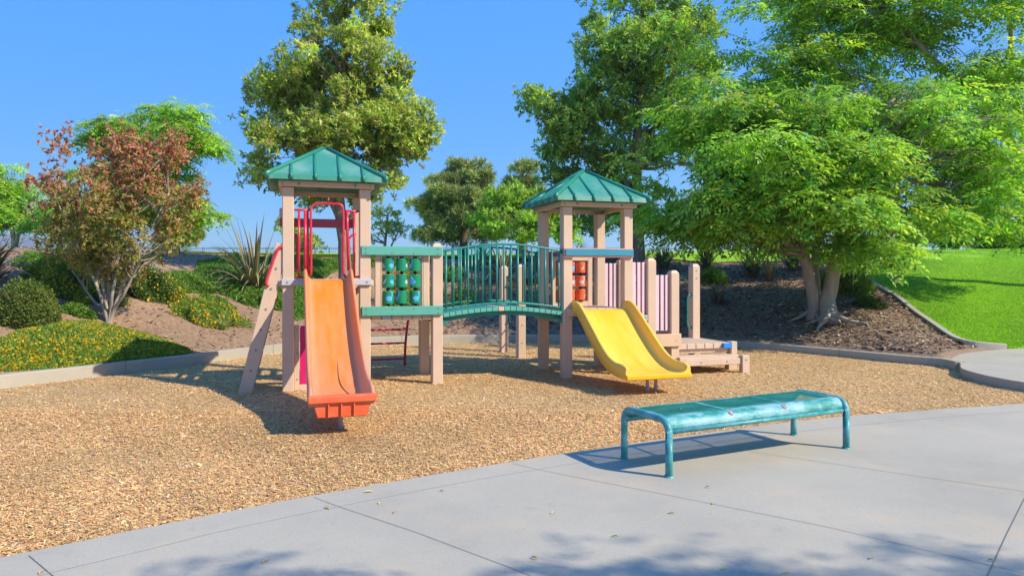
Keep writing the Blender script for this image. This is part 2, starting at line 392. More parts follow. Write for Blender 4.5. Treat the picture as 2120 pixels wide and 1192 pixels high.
# lawn sheet
LB = [hit(x, y) for x, y in [(2075, 721), (2030, 717), (2000, 711), (1975, 700), (1935, 672), (1900, 648), (1850, 610), (1800, 581), (1760, 562), (1720, 549)]]
lbp = sorted([(p.y, p.x) for p in LB])
LBend = LB[-1]
lby = np.array([p[0] for p in lbp]+[LBend.y+1.2, LBend.y+2.2, LBend.y+3.0, LBend.y+3.8])
lbx = np.array([p[1] for p in lbp]+[LBend.x-2.2, LBend.x-7, -20, -60])
def lawn_left(Y): return np.interp(Y, lby, lbx)
ly = lines([(lby[0]+.01, 18, .12), (18, lby[-1]+1, .2), (lby[-1]+1, 40, .8), (40, 96, 4)])
uu = np.concatenate([np.linspace(0, .35, 50), np.linspace(.36, 1, 30)])
VV = []; 
for Y in ly:
    xl = float(lawn_left(Y)); xs = xl+(75-xl)*uu**1.6
    VV.append(np.stack([xs, np.full_like(xs, Y)], 1))
VV = np.concatenate(VV); nU = len(uu)
lawnV = np.column_stack([VV, tz(VV[:, 0], VV[:, 1])+0.035])
i = np.arange((len(ly)-1)*(nU-1)); a = (i//(nU-1))*nU+i % (nU-1)
me = bpy.data.meshes.new('lawn'); me.from_pydata(lawnV.tolist(), [], np.stack([a, a+1, a+nU+1, a+nU], 1).tolist()); me.materials.append(M['lawn'])
me.polygons.foreach_set('use_smooth', [True]*len(i))
lawn = bpy.data.objects.new('lawn', me); COL.objects.link(lawn); tag(lawn, kind='structure')

# strip with a box section along a path
def kerb_strip(name, pts, wd, z0f, z1f, mat, side=1, joints=None):
    P = [Vector((p[0], p[1])) for p in pts]; mb = MB(); bm = mb.bm; rings = []
    for i, p in enumerate(P):
        t = (P[min(i+1, len(P)-1)]-P[max(i-1, 0)]).normalized(); nrm = Vector((-t.y, t.x))*side
        q = p+nrm*wd; za, zb = z0f(p), z1f(p); b = .012
        sec = [(p, za), (p, zb-b), (p+nrm*b, zb), (q-nrm*b, zb), (q, zb-b), (q, za)]
        rings.append([bm.verts.new((s_[0].x, s_[0].y, s_[1])) for s_ in sec])
    fs = []
    for a_, b_ in zip(rings, rings[1:]):
        for k in range(5): fs.append(bm.faces.new((a_[k], a_[k+1], b_[k+1], b_[k])))
    fs.append(bm.faces.new(rings[0])); fs.append(bm.faces.new(rings[-1][::-1]))
    mb._fin(fs, mat)
    if joints:
        acc = 0
        for i in range(1, len(P)):
            acc += (P[i]-P[i-1]).length
            if acc > joints:
                acc = 0; p = P[i]; t = (P[i]-P[i-1]).normalized(); nrm = Vector((-t.y, t.x))*side; z = z1f(p)
                c = [p-nrm*.003-t*.005, p-nrm*.003+t*.005]; d = [p+nrm*(wd+.003)-t*.005, p+nrm*(wd+.003)+t*.005]
                mb.poly([(c[0].x, c[0].y, z0f(p)), (c[1].x, c[1].y, z0f(p)), (c[1].x, c[1].y, z+.002), (c[0].x, c[0].y, z+.002)], M['joint'])
                mb.poly([(c[0].x, c[0].y, z+.003), (c[1].x, c[1].y, z+.003), (d[1].x, d[1].y, z+.003), (d[0].x, d[0].y, z+.003)], M['joint'])
    return mb.build(name)
KK = [K[0], K[1], K[2]]+KS
def kh(p): return 0.185-0.045*float(sstep(-3, 4, np.array([p[0]]))[0])
tag(kerb_strip('playground_kerb', KK, 0.17, lambda p: -.1, kh, M['kerb'], 1, 3.0), kind='structure')
lk = [(p.x, p.y) for p in LB]; lk = smooth_poly(lk, 4)
tag(kerb_strip('lawn_kerb', lk, 0.13, lambda p: T(p[0], p[1])-.1, lambda p: T(p[0], p[1])+.085, M['kerb'], 1, 3.0), kind='structure')

# front concrete edge
EDGE = [(-9.0, -2.2), (-6.5, .75), (-4.5, 2.45)]+[G(x, y) for x, y in [(0, 1160), (330, 1092), (650, 1030), (1060, 959), (1160, 944), (1420, 905), (1700, 869), (1900, 853), (2120, 838)]]+[(7.6, 8.75), (9.5, 9.2), (13, 9.7)]
ES = smooth_poly(EDGE, 4)
PAD = [G(2200, 822), (6.85, 9.1), (6.72, 9.6), (6.74, 10.2), (6.92, 10.8)]
PADL = [(7.4, 8.78), (7.02, 8.95), (6.85, 9.2), (6.76, 9.6), (6.76, 10.1), (6.9, 10.7)]+PADTOP
# wood chip bed: flat sheet inside kerb and concrete edge
chipP = [(-8.6, -2)]+[K[1], K[2]]+KS+[(7.5, 11.2), (7.6, 8.6)]+[e for e in reversed(ES) if e[0] < 7.4]
chipA = np.array(chipP)
mb = MB(); f = mb.poly([(x, y, 0) for x, y in chipP], M['chips_base']); bmesh.ops.triangulate(mb.bm, faces=[f])
tag(mb.build('wood_chip_bed'), kind='structure')
# concrete path
mb = MB()
pathP = list(ES)+[(60, 9.9), (60, -39), (-19, -39), (-19, -2.2)]
t = bmesh.new(); vs = [t.verts.new((x, y, .018)) for x, y in pathP]; f = t.faces.new(vs); bmesh.ops.triangulate(t, faces=[f]); mb.merge(t, M['concrete']); t.free()
for a_, b_ in zip(ES, ES[1:]): mb.poly([(a_[0], a_[1], -.05), (b_[0], b_[1], -.05), (b_[0], b_[1], .018), (a_[0], a_[1], .018)], M['concrete'])
def ribbon(mb, pts, wd, z, m):
    P = [Vector(p) for p in pts]
    for a_, b_ in zip(P, P[1:]):
        t = (b_-a_).normalized(); n = Vector((-t.y, t.x))*wd/2
        mb.poly([((a_-n).x, (a_-n).y, z), ((b_-n).x, (b_-n).y, z), ((b_+n).x, (b_+n).y, z), ((a_+n).x, (a_+n).y, z)], m)
Zc = .018
def GP(l): return [G(x, y, Zc) for x, y in l]
ribbon(mb, smooth_poly([(-6.3, .2)]+GP([(75, 1192), (445, 1102), (700, 1048), (900, 1009), (1060, 980), (1330, 937), (1640, 895), (1900, 868), (2120, 852)])+[(9, 8.5)], 4), .007, Zc+.003, M['joint_light'])
for l in ([(650, 1029), (700, 1048), (860, 1101), (1060, 1176), (1240, 1250)], [(60, 1150), (110, 1192), (150, 1230)],
          [(1060, 959), (1115, 972), (1410, 1030), (1710, 1090), (2050, 1170), (2300, 1228)], [(1550, 934), (1860, 980), (2120, 1017), (2300, 1042)],
          [(2125, 1025), (2085, 1105), (2045, 1192), (2000, 1290)]):
    ribbon(mb, GP(l), .0045, Zc+.004, M['joint'])
ribbon(mb, GP([(1760, 875), (1620, 938), (1380, 1060), (1135, 1192)]), .004, Zc+.0035, M['joint_light'])
tag(mb.build('concrete_path'), kind='structure')
# raised pad on the right
mb = MB(); pp = smooth_poly(PADL, 3); pz = .13
padP = pp+[(60, 16.5), (60, 9.5), (13, 9.2), (9.5, 8.8)]
t = bmesh.new(); a_ = [t.verts.new((x, y, pz)) for x, y in padP]; b_ = [t.verts.new((x, y, -.05)) for x, y in padP]
f = t.faces.new(a_); n_ = len(a_); sides = [t.faces.new((a_[k], a_[(k+1) % n_], b_[(k+1) % n_], b_[k])) for k in range(n_)]
bmesh.ops.recalc_face_normals(t, faces=t.faces); bmesh.ops.triangulate(t, faces=[f]); mb.merge(t, M['concrete']); t.free()
tag(mb.build('raised_path'), kind='structure')

# ------------------------------------------------------------------ ground litter (chips, mulch, grass)
def scatter(name, X, Y, Z, L, W, pal, rng, tilt=0.35, mat=None, curl=0.0, wts=None):
    n = len(X); th = rng.uniform(0, 2*np.pi, n)
    D = np.stack([np.cos(th), np.sin(th), rng.normal(0, tilt, n)], 1); N = unit(np.stack([rng.normal(0, tilt, n), rng.normal(0, tilt, n), np.ones(n)], 1))
    D = unit(D); Sd = unit(np.cross(D, N)); P = np.stack([X, Y, Z], 1); L = L[:, None]; W = W[:, None]
    tp = rng.uniform(.3, 1, (n, 1))
    V = np.stack([P-D*L/2-Sd*W/2, P-D*L/2+Sd*W/2*tp, P+D*L/2+Sd*W/2, P+D*L/2-Sd*W/2*tp], 1)
    V[:, :, 2] = np.maximum(V[:, :, 2], (Z-.01)[:, None])
    return np_mesh(name, V.reshape(-1, 3), 4, pick_cols(rng, pal, n, .16, wts), mat or M['chip'])
rng = np.random.default_rng(5)
CHIPPAL = [(.74, .44, .175), (.79, .50, .22), (.68, .385, .145), (.82, .57, .28), (.61, .335, .135), (.74, .38, .15), (.60, .42, .27), (.49, .27, .13)]
CW = [.27, .22, .17, .07, .10, .09, .05, .03]
def chips(n, ymax):
    Y = ymax*np.sqrt(rng.uniform(.04, 1, n)) if False else rng.uniform(2.2, ymax, n)
    X = rng.uniform(-.80, .80, n)*Y
    k = inside(X, Y, chipA) & (seg_dist(X, Y, chipA) > .012); return X[k], Y[k]
x1, y1 = chips(480000, 17); x2, y2 = chips(330000, 8.0)
X = np.concatenate([x1, x2]); Y = np.concatenate([y1, y2])
L = rng.gamma(5, .0043, len(X))*(0.70+.040*Y); W = L*rng.uniform(.16, .38, len(X)); Z = rng.uniform(.002, .014, len(X))+.006*np.sin(X*1.3+Y)*np.sin(Y*1.9)
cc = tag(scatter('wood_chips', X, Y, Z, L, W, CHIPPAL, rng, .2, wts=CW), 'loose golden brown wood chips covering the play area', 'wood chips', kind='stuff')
# chips tinted reddish brown beside the yellow slide
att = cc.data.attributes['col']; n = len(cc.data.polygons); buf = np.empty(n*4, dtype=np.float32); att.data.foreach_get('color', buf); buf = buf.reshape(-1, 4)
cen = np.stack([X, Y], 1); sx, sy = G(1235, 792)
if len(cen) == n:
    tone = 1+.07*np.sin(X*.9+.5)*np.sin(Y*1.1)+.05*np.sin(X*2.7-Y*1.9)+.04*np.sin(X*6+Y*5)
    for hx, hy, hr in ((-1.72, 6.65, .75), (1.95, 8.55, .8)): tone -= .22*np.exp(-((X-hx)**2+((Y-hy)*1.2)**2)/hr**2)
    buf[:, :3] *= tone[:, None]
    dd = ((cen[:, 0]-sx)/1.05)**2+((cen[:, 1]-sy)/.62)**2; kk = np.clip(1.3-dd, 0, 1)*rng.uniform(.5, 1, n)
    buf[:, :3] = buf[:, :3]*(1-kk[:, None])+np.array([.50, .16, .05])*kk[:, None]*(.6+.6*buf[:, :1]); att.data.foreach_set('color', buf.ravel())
# mulch bits on beds
n = 240000; Yv = rng.uniform(9.5, 30, n); Xv = rng.uniform(-.8, .8, n)*Yv
k = ~inside(Xv, Yv, FP); Xv, Yv = Xv[k], Yv[k]; dk = seg_dist(Xv, Yv, FP); k = (dk > .2) & ~((Xv > lawn_left(Yv)-.05) & (Yv > lby[0]-.02)); Xv, Yv = Xv[k], Yv[k]
dens = sstep(-4, 2, Xv)*.88+.12; k = rng.uniform(0, 1, len(Xv)) < dens; Xv, Yv = Xv[k], Yv[k]
L = rng.gamma(4, .013, len(Xv)); W = L*rng.uniform(.25, .6, len(Xv)); Z = tz(Xv, Yv)+.012+rng.uniform(0, .02, len(Xv))
tag(scatter('bark_mulch', Xv, Yv, Z, L, W, [(.17, .11, .08), (.26, .17, .12), (.36, .24, .17), (.46, .33, .24), (.10, .065, .05), (.56, .42, .30)], rng, .3, wts=[.27, .25, .2, .1, .12, .06]), 'loose brown bark mulch and leaf litter on the planted slope', 'mulch', kind='stuff')
# grass blades
n = 420000; u = rng.uniform(0, 1, n); Yv = lby[0]+(32-lby[0])*u**1.3; Xv = rng.uniform(.38, .80, n)*Yv
k = (Xv > lawn_left(Yv)-.03); Xv, Yv = Xv[k], Yv[k]; n = len(Xv)
P = np.stack([Xv, Yv, tz(Xv, Yv)+.03], 1); th = rng.uniform(0, 2*np.pi, n)
D = np.stack([np.cos(th), np.sin(th), rng.uniform(.35, 1.1, n)], 1); N = np.stack([-.6*np.cos(th), -.6*np.sin(th), np.ones(n)], 1)
patch = np.sin(Xv*.8+1)*np.sin(Yv*.6)+.6*np.sin(Xv*2.1-Yv*1.3)
c = pick_cols(rng, [(.24, .46, .03), (.31, .55, .04), (.40, .58, .07), (.16, .36, .03)], n, .12)*(1+.12*patch[:, None]*np.array([1.2, .8, .6]))
gl = np_mesh('grass', diamonds(P, D, N, rng.uniform(.035, .075, n), rng.uniform(.008, .014, n)).reshape(-1, 3), 4, c, M['leaf'])
tag(gl, 'short bright green mown grass on the sloping lawn', 'grass', kind='stuff')

# ------------------------------------------------------------------ trees
def blob_noise(P, f, ph):
    return (np.sin(P[:, 0]*f+ph)*np.sin(P[:, 1]*f*1.1+ph*2)*np.sin(P[:, 2]*f*.9+ph*3)+.5*np.sin(P[:, 0]*f*2.3+ph)*np.sin(P[:, 2]*f*2.1))
def foliage(rng, clumps, style, npc, L, W, pal, top=None, jit=.15, lay=.5, wts=None, wisp=0):
    """clumps: (n,4) centre+radius (local). returns quads, colours"""
    nc = len(clumps)
    reps = rng.poisson(npc, nc)+3; idx = np.repeat(np.arange(nc), reps); C = clumps[idx, :3]; r = clumps[idx, 3:4]
    d = unit(rng.standard_normal((len(idx), 3))); d[:, 2] = np.abs(d[:, 2])*np.where(rng.uniform(size=len(idx)) < .8, 1, -1)
    rad = rng.uniform(.45, 1.0, (len(idx), 1))**.6
    P = C+d*r*rad*np.array([1, 1, lay])
    if wisp: P = P+unit(P*np.array([1, 1, .6])+np.array([0, 0, .3]))*np.minimum(rng.exponential(wisp, (len(P), 1)), wisp*4)
    ctone = 1+.20*rng.standard_normal((nc, 1)); ctone = ctone[idx]; cl_ = rng.uniform(0, 1.6, (nc, 1))[idx]
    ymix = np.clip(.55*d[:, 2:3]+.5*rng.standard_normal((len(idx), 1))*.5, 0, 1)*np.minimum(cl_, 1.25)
    if style == 'broad':
        q = 9; P2 = np.repeat(P, q, 0); o = np.repeat(d, q, 0)
        D = unit(o*.35+rng.standard_normal(P2.shape)*.75+np.array([0, 0, .05])); N = unit(rng.standard_normal(P2.shape)*.45+o*.7+np.array([.1, -.2, .45]))
        ll = L*rng.uniform(.65, 1.25, len(P2)); V = diamonds(P2, D, N, ll, ll*W/L*rng.uniform(.8, 1.2, len(P2)), .05); ct = np.repeat(ctone, q, 0); ym = np.repeat(ymix, q, 0)
    elif style == 'pinnate':
        pairs = 5; az = np.arctan2(d[:, 1], d[:, 0])+rng.normal(0, .9, len(d))
        Rd = unit(np.stack([np.cos(az), np.sin(az), rng.normal(.05, .3, len(d))], 1)); Rl = L*rng.uniform(.75, 1.25, (len(d), 1))*3.2
        up = unit(np.stack([rng.normal(0, .3, len(d)), rng.normal(0, .3, len(d)), np.ones(len(d))*.8], 1)+d*.75); Sd = unit(np.cross(Rd, up)); Vs = []; 
        for k in range(pairs):
            s = (k+.8)/pairs; base = P+Rd*Rl*s-np.array([0, 0, 1])*Rl*s*s*.42
            for sg in (-1, 1):
                DD = unit(Sd*sg*.9+Rd*.55-np.array([0, 0, .32])+rng.normal(0, .12, P.shape))
                ll = L*rng.uniform(.8, 1.15, len(P))*(1-.35*abs(s-.5)); Vs.append(diamonds(base, DD, up+Sd*sg*.3, ll, ll*W/L, .04))
        ll = np.full(len(P), L); Vs.append(diamonds(P+Rd*Rl-np.array([0, 0, 1])*Rl*.42, unit(Rd-np.array([0, 0, .6])), up, ll, ll*W/L, .03))
        V = np.stack(Vs, 1).reshape(-1, 4, 3); q = len(Vs); ct = np.repeat(ctone, q, 0); ym = np.repeat(ymix, q, 0)
    elif style == 'needle':
        q = 16; P2 = np.repeat(P, q, 0); o = np.repeat(d, q, 0); D = unit(o*.5+rng.standard_normal(P2.shape)*.6+np.array([0, 0, .35])); N = rng.standard_normal(P2.shape)
        ll = L*rng.uniform(.6, 1.3, len(P2)); V = diamonds(P2, D, N, ll, W); ct = np.repeat(ctone, q, 0); ym = np.repeat(ymix, q, 0)
    c = pick_cols(rng, pal, len(V), jit, wts)*ct
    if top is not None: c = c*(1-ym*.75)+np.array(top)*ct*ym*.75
    return V, c
def make_clumps(rng, blobs, per_m2, cr, ph, thr=-.45, fill=.35):
    out = []
    for c, rr in blobs:
        area = 4*math.pi*((rr[0]*rr[1])**1.6/3+(rr[0]*rr[2])**1.6/3+(rr[1]*rr[2])**1.6/3)**(1/1.6); n = max(4, int(area*per_m2))
        d = unit(rng.standard_normal((n, 3))); rad = np.where(rng.uniform(size=(n, 1)) < fill, rng.uniform(.2, .8, (n, 1)), rng.uniform(.8, 1.0, (n, 1)))
        P = np.array(c)+d*rad*np.array(rr); r = cr*rng.uniform(.65, 1.4, (n, 1))
        k = blob_noise(P, 1.1/cr*.45, ph) > thr; out.append(np.hstack([P, r])[k])
    return np.concatenate(out)
def tree(name, label, cat, base, stems, blobs, style, L, W, pal, seed, npc=26, per=1.2, cr=.45, top=None, trunk_mat=None, nbr=40, group=None, thr=-.45, fill=.35, lay=.55, tips=None, wisp=0, leaf_mat=None, roots=0, wts=None, br=.03, jit=.15):
    rng = np.random.default_rng(seed); rd = random.Random(seed)
    group = group or {'rain_tree': 'feathery bright green trees', 'broadleaf_tree': 'broadleaf trees around the playground', 'pine_tree': 'pines beyond the crest'}.get(name)
    root = empty(name, base, 0, label, cat, group); B = Vector(base)
    tm = trunk_mat or M['trunk']
    clumps = make_clumps(rng, [((Vector(c)-B), rr) for c, rr in blobs], per, cr, seed*.7, thr, fill)
    V, c = foliage(rng, clumps, style, npc, L, W, pal, top, jit, lay, wts, wisp)
    if tips is not None:
        zz = V[:, 0, 2]; lo, hi = np.percentile(zz, 35), np.percentile(zz, 90); rr_ = np.linalg.norm(V[:, 0, :2]-V[:, 0, :2].mean(0), axis=1); m_ = (np.clip((zz-lo)/(hi-lo), 0, 1)+.25*np.clip(rr_/np.percentile(rr_, 90)-.5, 0, 1)+.28*rng.standard_normal(len(zz))) > .42
        c[m_] = pick_cols(rng, tips, int(m_.sum()), .2)
    mb = MB(); pts_all = []
    for pts, r0, r1 in stems:
        P = [Vector(p)-B for p in pts]; P = [Vector(q) for q in smooth_poly([tuple(p) for p in P], 4)]
        n = len(P); P = [p+Vector((rd.uniform(-1, 1), rd.uniform(-1, 1), 0))*r0*.10*(0 < i_ < n-1) for i_, p in enumerate(P)]
        rr = [r0+(r1-r0)*(i_/(n-1))+(r0*.35*max(0, 1-i_/2.2) if i_ < 3 else 0) for i_ in range(n)]
        mb.tube(P, rr, tm, 12); pts_all += [(p, rr[i_]) for i_, p in enumerate(P) if i_ > n*.35]
    pick = rng.choice(len(clumps), min(nbr, len(clumps)), replace=False)
    for q in pick:
        t = Vector(clumps[q, :3]); best = min(pts_all, key=lambda s: (s[0]-t).length+max(0, s[0].z-t.z+.3)*1.5)
        p0 = best[0]; r0 = min(best[1]*.7, br*rd.uniform(.8, 1.4)+.012*(t-p0).length); d = t-p0; mid = p0+d*.5+Vector((rd.uniform(-.1, .1), rd.uniform(-.1, .1), rd.uniform(.02, .16)))*d.length
        P = smooth_poly([tuple(p0), tuple(p0.lerp(mid, .5)+Vector((0, 0, -.04*d.length))), tuple(mid), tuple(t)], 3)
        mb.tube(P, [r0*(1-.85*i_/(len(P)-1)) for i_ in range(len(P))], tm, 6, False)
        for k in range(3):
            a_ = Vector(P[rd.randint(4, len(P)-2)]); e = a_+Vector((rd.gauss(0, 1), rd.gauss(0, 1), rd.gauss(.2, .6))).normalized()*cr*rd.uniform(.8, 1.8)
            mb.tube([a_, a_.lerp(e, .5)+Vector((0, 0, .03)), e], [r0*.35, r0*.25, r0*.1], tm, 5, False)
    for k in range(roots):
        an = 2*math.pi*k/roots+rd.uniform(-.25, .25); ln = rd.uniform(.45, .95); P = []
        b0 = Vector(stems[k % len(stems)][0][0])-B; r0 = stems[k % len(stems)][1]
        for s_ in (0, .25, .5, .75, 1):
            x_ = b0.x+math.cos(an+s_*rd.uniform(-.5, .5))*ln*s_; y_ = b0.y+math.sin(an)*ln*s_
            P.append((x_, y_, T(B.x+x_, B.y+y_)-B.z+(.26*(1-s_)**1.8+.015 if s_ < 1 else -.04)))
        P = smooth_poly(P, 3); mb.tube(P, [r0*.36*(1-.8*(i_/(len(P)-1))) for i_ in range(len(P))], tm, 8)
    mb.build('trunk', root)
    np_mesh('crown', V.reshape(-1, 3), 4, c, leaf_mat or M['leaf'], root)
    return root
def PB(Y, lst):     # pixel ellipses at a depth -> blobs: (px, py, rx, ry, dY, ryDepth)
    out = []
    for b in lst:
        px, py, rx, ry, dY = b[:5]; Yc = Y+dY; s = Yc/FPX; out.append((ray(px, py, Yc), (rx*s, (b[5] if len(b) > 5 else rx*s*.9), ry*s)))
    return out

# ------------------------------------------------------------------ vegetation
GREEN = [(.26, .48, .05), (.34, .56, .06), (.43, .62, .07), (.17, .36, .05)]
LIME = (.74, .80, .09)
def up(p, dz, dx=0, dy=0): return (p[0]+dx, p[1]+dy, p[2]+dz)
# tall evergreen behind the left tower
b = hit(716, 596); YT = b.y; tb = (b.x, b.y, b.z-.15)
def rp(px, py, Y, dY=0): return tuple(ray(px, py, Y+dY))
tree('broadleaf_tree', 'tall evergreen tree with reddish trunk rising behind the left tower', 'tree', tb,
     [([tb, rp(712, 500, YT), rp(700, 380, YT), rp(706, 250, YT), rp(712, 120, YT), rp(715, -30, YT)], .19, .05), ([rp(713, 475, YT), rp(738, 430, YT, .1), rp(770, 380, YT, .3), rp(790, 250, YT, .5)], .10, .03), ([rp(711, 480, YT), rp(690, 430, YT, -.1), rp(660, 380, YT, -.3), rp(610, 260, YT, -.4)], .07, .02)],
     PB(YT, [(722, 30, 95, 95, 0), (735, -70, 80, 80, 0), (700, 150, 140, 75, -.3), (640, 180, 95, 60, .5), (600, 225, 75, 70, 0), (560, 300, 45, 45, 0), (720, 255, 140, 95, 0), (800, 200, 55, 80, .3), (640, 300, 110, 65, -.5), (810, 280, 85, 55, 0), (855, 300, 50, 38, 0), (750, 340, 90, 60, .4), (790, 390, 45, 45, 0), (570, 365, 55, 38, 0), (650, 395, 70, 30, .3), (720, 400, 90, 30, .6)]),
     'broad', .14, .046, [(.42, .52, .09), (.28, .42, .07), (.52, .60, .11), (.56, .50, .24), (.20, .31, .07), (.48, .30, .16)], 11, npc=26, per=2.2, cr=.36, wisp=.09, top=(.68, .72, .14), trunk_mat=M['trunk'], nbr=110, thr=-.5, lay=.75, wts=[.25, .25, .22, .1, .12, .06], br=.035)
# reddish multi-stem tree at left
b = hit(226, 668); Yr = b.y; tb = (b.x, b.y, b.z-.06)
st = []
for i, (x1_, y1_, x2_, y2_) in enumerate([(200, 590, 120, 420), (212, 585, 175, 380), (225, 580, 240, 330), (236, 590, 300, 360), (250, 600, 350, 400), (196, 625, 150, 560), (256, 610, 300, 520)]):
    st.append(([tb, rp(226+(x1_-226)*.35, 640, Yr, (i % 3-1)*.06), rp(x1_, y1_, Yr, (i % 3-1)*.2), rp((x1_+x2_)/2, (y1_+y2_)/2, Yr, (i % 2-.5)*.5), rp(x2_, y2_, Yr, (i % 3-1)*.5)], .04, .01))
tree('ornamental_tree', 'small multi-stemmed tree with coppery red and green leaves in the left bed', 'tree', tb, st,
     PB(Yr, [(150, 330, 48, 48, .1), (150, 322, 26, 26, 0), (105, 350, 32, 14, 0), (250, 315, 14, 24, 0), (350, 318, 16, 24, 0), (400, 365, 18, 12, 0), (330, 350, 70, 50, 0), (385, 385, 32, 30, 0), (245, 345, 60, 45, 0), (140, 420, 65, 65, 0), (220, 430, 100, 70, -.3), (320, 430, 80, 55, .2), (190, 500, 90, 45, 0), (290, 510, 85, 50, 0), (260, 560, 80, 30, .2), (180, 545, 50, 25, .1)]),
     'broad', .075, .032, [(.50, .33, .11), (.42, .36, .09), (.33, .40, .07), (.24, .38, .06), (.20, .34, .05), (.50, .28, .12)], 23, tips=[(.56, .20, .15), (.60, .28, .17), (.48, .15, .13), (.55, .34, .15), (.40, .34, .10)], npc=15, per=6.5, cr=.19, wisp=.09, top=(.48, .42, .12), trunk_mat=M['trunk_grey'], nbr=140, thr=-.3, lay=.9, br=.012, jit=.2)
# green pinnate tree behind it
b = hit(346, 532); Yg = max(b.y, 24); bz_ = T((346-CX)/FPX*Yg, Yg); tb = ((346-CX)/FPX*Yg, Yg, bz_-.1)
tree('rain_tree', 'bright green feathery tree with long side branches standing behind the reddish one', 'tree', tb,
     [([tb, rp(343, 480, Yg), rp(325, 400, Yg), rp(300, 320, Yg), rp(290, 260, Yg)], .16, .03), ([rp(340, 450, Yg), rp(365, 380, Yg), rp(390, 300, Yg, .3)], .07, .02)],
     PB(Yg, [(300, 250, 75, 32, 0), (400, 235, 38, 25, 0), (215, 275, 55, 22, 0), (250, 300, 60, 30, .3), (340, 280, 80, 30, -.3), (430, 300, 42, 20, 0), (370, 330, 50, 25, 0), (300, 360, 90, 35, .3), (240, 400, 80, 50, 0), (380, 440, 55, 25, 0), (330, 420, 80, 40, 0), (200, 480, 60, 35, 0)]),
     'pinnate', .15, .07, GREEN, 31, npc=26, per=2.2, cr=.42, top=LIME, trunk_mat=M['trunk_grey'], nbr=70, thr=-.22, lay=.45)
# far-left tree
Yf = 27; tb = ((28-CX)/FPX*Yf, Yf, T((28-CX)/FPX*Yf, Yf)-.1)
tree('rain_tree', 'pale green tree on a forked grey trunk at the left edge of the photo', 'tree', tb,
     [([tb, rp(30, 500, Yf), rp(22, 465, Yf), rp(0, 400, Yf)], .14, .04), ([tb, rp(34, 500, Yf), rp(45, 465, Yf), rp(75, 400, Yf)], .11, .03)],
     PB(Yf, [(-40, 400, 70, 50, 0), (30, 375, 65, 35, 0), (90, 380, 45, 30, 0), (50, 430, 75, 40, .4), (0, 440, 60, 35, 0), (90, 450, 45, 35, 0)]),
     'pinnate', .15, .07, GREEN, 37, npc=26, per=2.0, cr=.5, top=LIME, trunk_mat=M['trunk_grey'], nbr=50, thr=-.35, lay=.45)
# small far pine at left
Yp = 34; tb = ((366-CX)/FPX*Yp, Yp, T((366-CX)/FPX*Yp, Yp)-.1)
PINE = [(.2, .25, .06), (.3, .33, .09), (.14, .19, .05), (.38, .36, .1)]
tree('pine_tree', 'low olive pine seen behind the feathery tree on the left', 'tree', tb, [([tb, rp(366, 480, Yp), rp(368, 440, Yp)], .14, .05)],
     PB(Yp, [(370, 455, 35, 25, 0), (385, 485, 35, 20, 0), (350, 490, 30, 18, .4)]), 'needle', .22, .03, PINE, 41, npc=40, per=3, cr=.45, trunk_mat=M['trunk'], nbr=16, leaf_mat=M['needle'], lay=.8)
# light trees just beyond the crest, centre
for (bx, Yc, blobs, lab, sd_, nm) in [
    (800, 26, [(800, 455, 42, 26, 0), (830, 470, 32, 22, 0), (780, 485, 30, 22, 0), (765, 440, 25, 30, .3)], 'sparse yellow green tree seen just right of the left tower', 43, 'broadleaf_tree'),
    (615, 27, [(610, 470, 35, 30, 0), (590, 510, 22, 22, 0), (640, 500, 25, 30, 0), (625, 535, 30, 20, .3)], 'sparse yellow green tree seen between the posts of the left tower', 45, 'broadleaf_tree')]:
    tb = ((bx-CX)/FPX*Yc, Yc, T((bx-CX)/FPX*Yc, Yc)-.1)
    tree(nm, lab, 'tree', tb, [([tb, rp(bx-3, 510, Yc), rp(bx, 480, Yc), rp(bx+4, 440, Yc)], .08, .02), ([tb, rp(bx+12, 505, Yc), rp(bx+25, 480, Yc)], .05, .015)], PB(Yc, blobs), 'broad', .10, .04, [(.42, .52, .12), (.32, .42, .09), (.54, .60, .16)], sd_, npc=14, per=4.5, cr=.3, top=(.38, .44, .08), trunk_mat=M['trunk_grey'], nbr=40, thr=-.2, lay=.7)
# pines in the centre
Yp = 34
for (bx, dY, blobs, lab, sd_) in [
    (962, 0, [(955, 345, 22, 24, 0), (930, 375, 30, 20, 0), (985, 370, 22, 30, 0), (900, 405, 50, 20, 0), (875, 425, 32, 16, 0), (950, 420, 55, 25, 0), (1000, 400, 28, 30, .4), (935, 455, 45, 22, 0), (985, 430, 50, 26, .5), (1010, 450, 40, 24, .8), (950, 390, 40, 24, .4), (905, 480, 30, 14, 0), (975, 470, 40, 22, 0), (885, 490, 18, 9, 0), (960, 488, 45, 16, .2), (925, 440, 50, 26, .2), (1005, 475, 40, 22, .6)], 'dark blue green pine rising behind the middle platform', 51),
    (1085, 3, [(1083, 362, 20, 22, 0), (1060, 385, 22, 18, 0), (1110, 385, 22, 20, 0), (1085, 410, 40, 22, 0), (1050, 420, 25, 20, 0)], 'olive pine top showing above the round light green tree', 53)]:
    Yq = Yp+dY; tb = ((bx-CX)/FPX*Yq, Yq, T((bx-CX)/FPX*Yq, Yq)-.2); ty = min(q[1] for q in blobs)-10
    tree('pine_tree', lab, 'tree', tb, [([tb, rp(bx-2, 470, Yq), rp(bx+2, 420, Yq), rp(bx-3, ty, Yq)], .22, .04)], PB(Yq, blobs), 'needle', .30, .03, [(.20, .32, .11), (.34, .40, .12), (.14, .24, .12), (.52, .50, .17)], sd_, npc=30, per=2.5, cr=.42, trunk_mat=M['trunk_dark'], nbr=70, thr=-.35, leaf_mat=M['needle'], lay=.6, top=(.52, .52, .16))
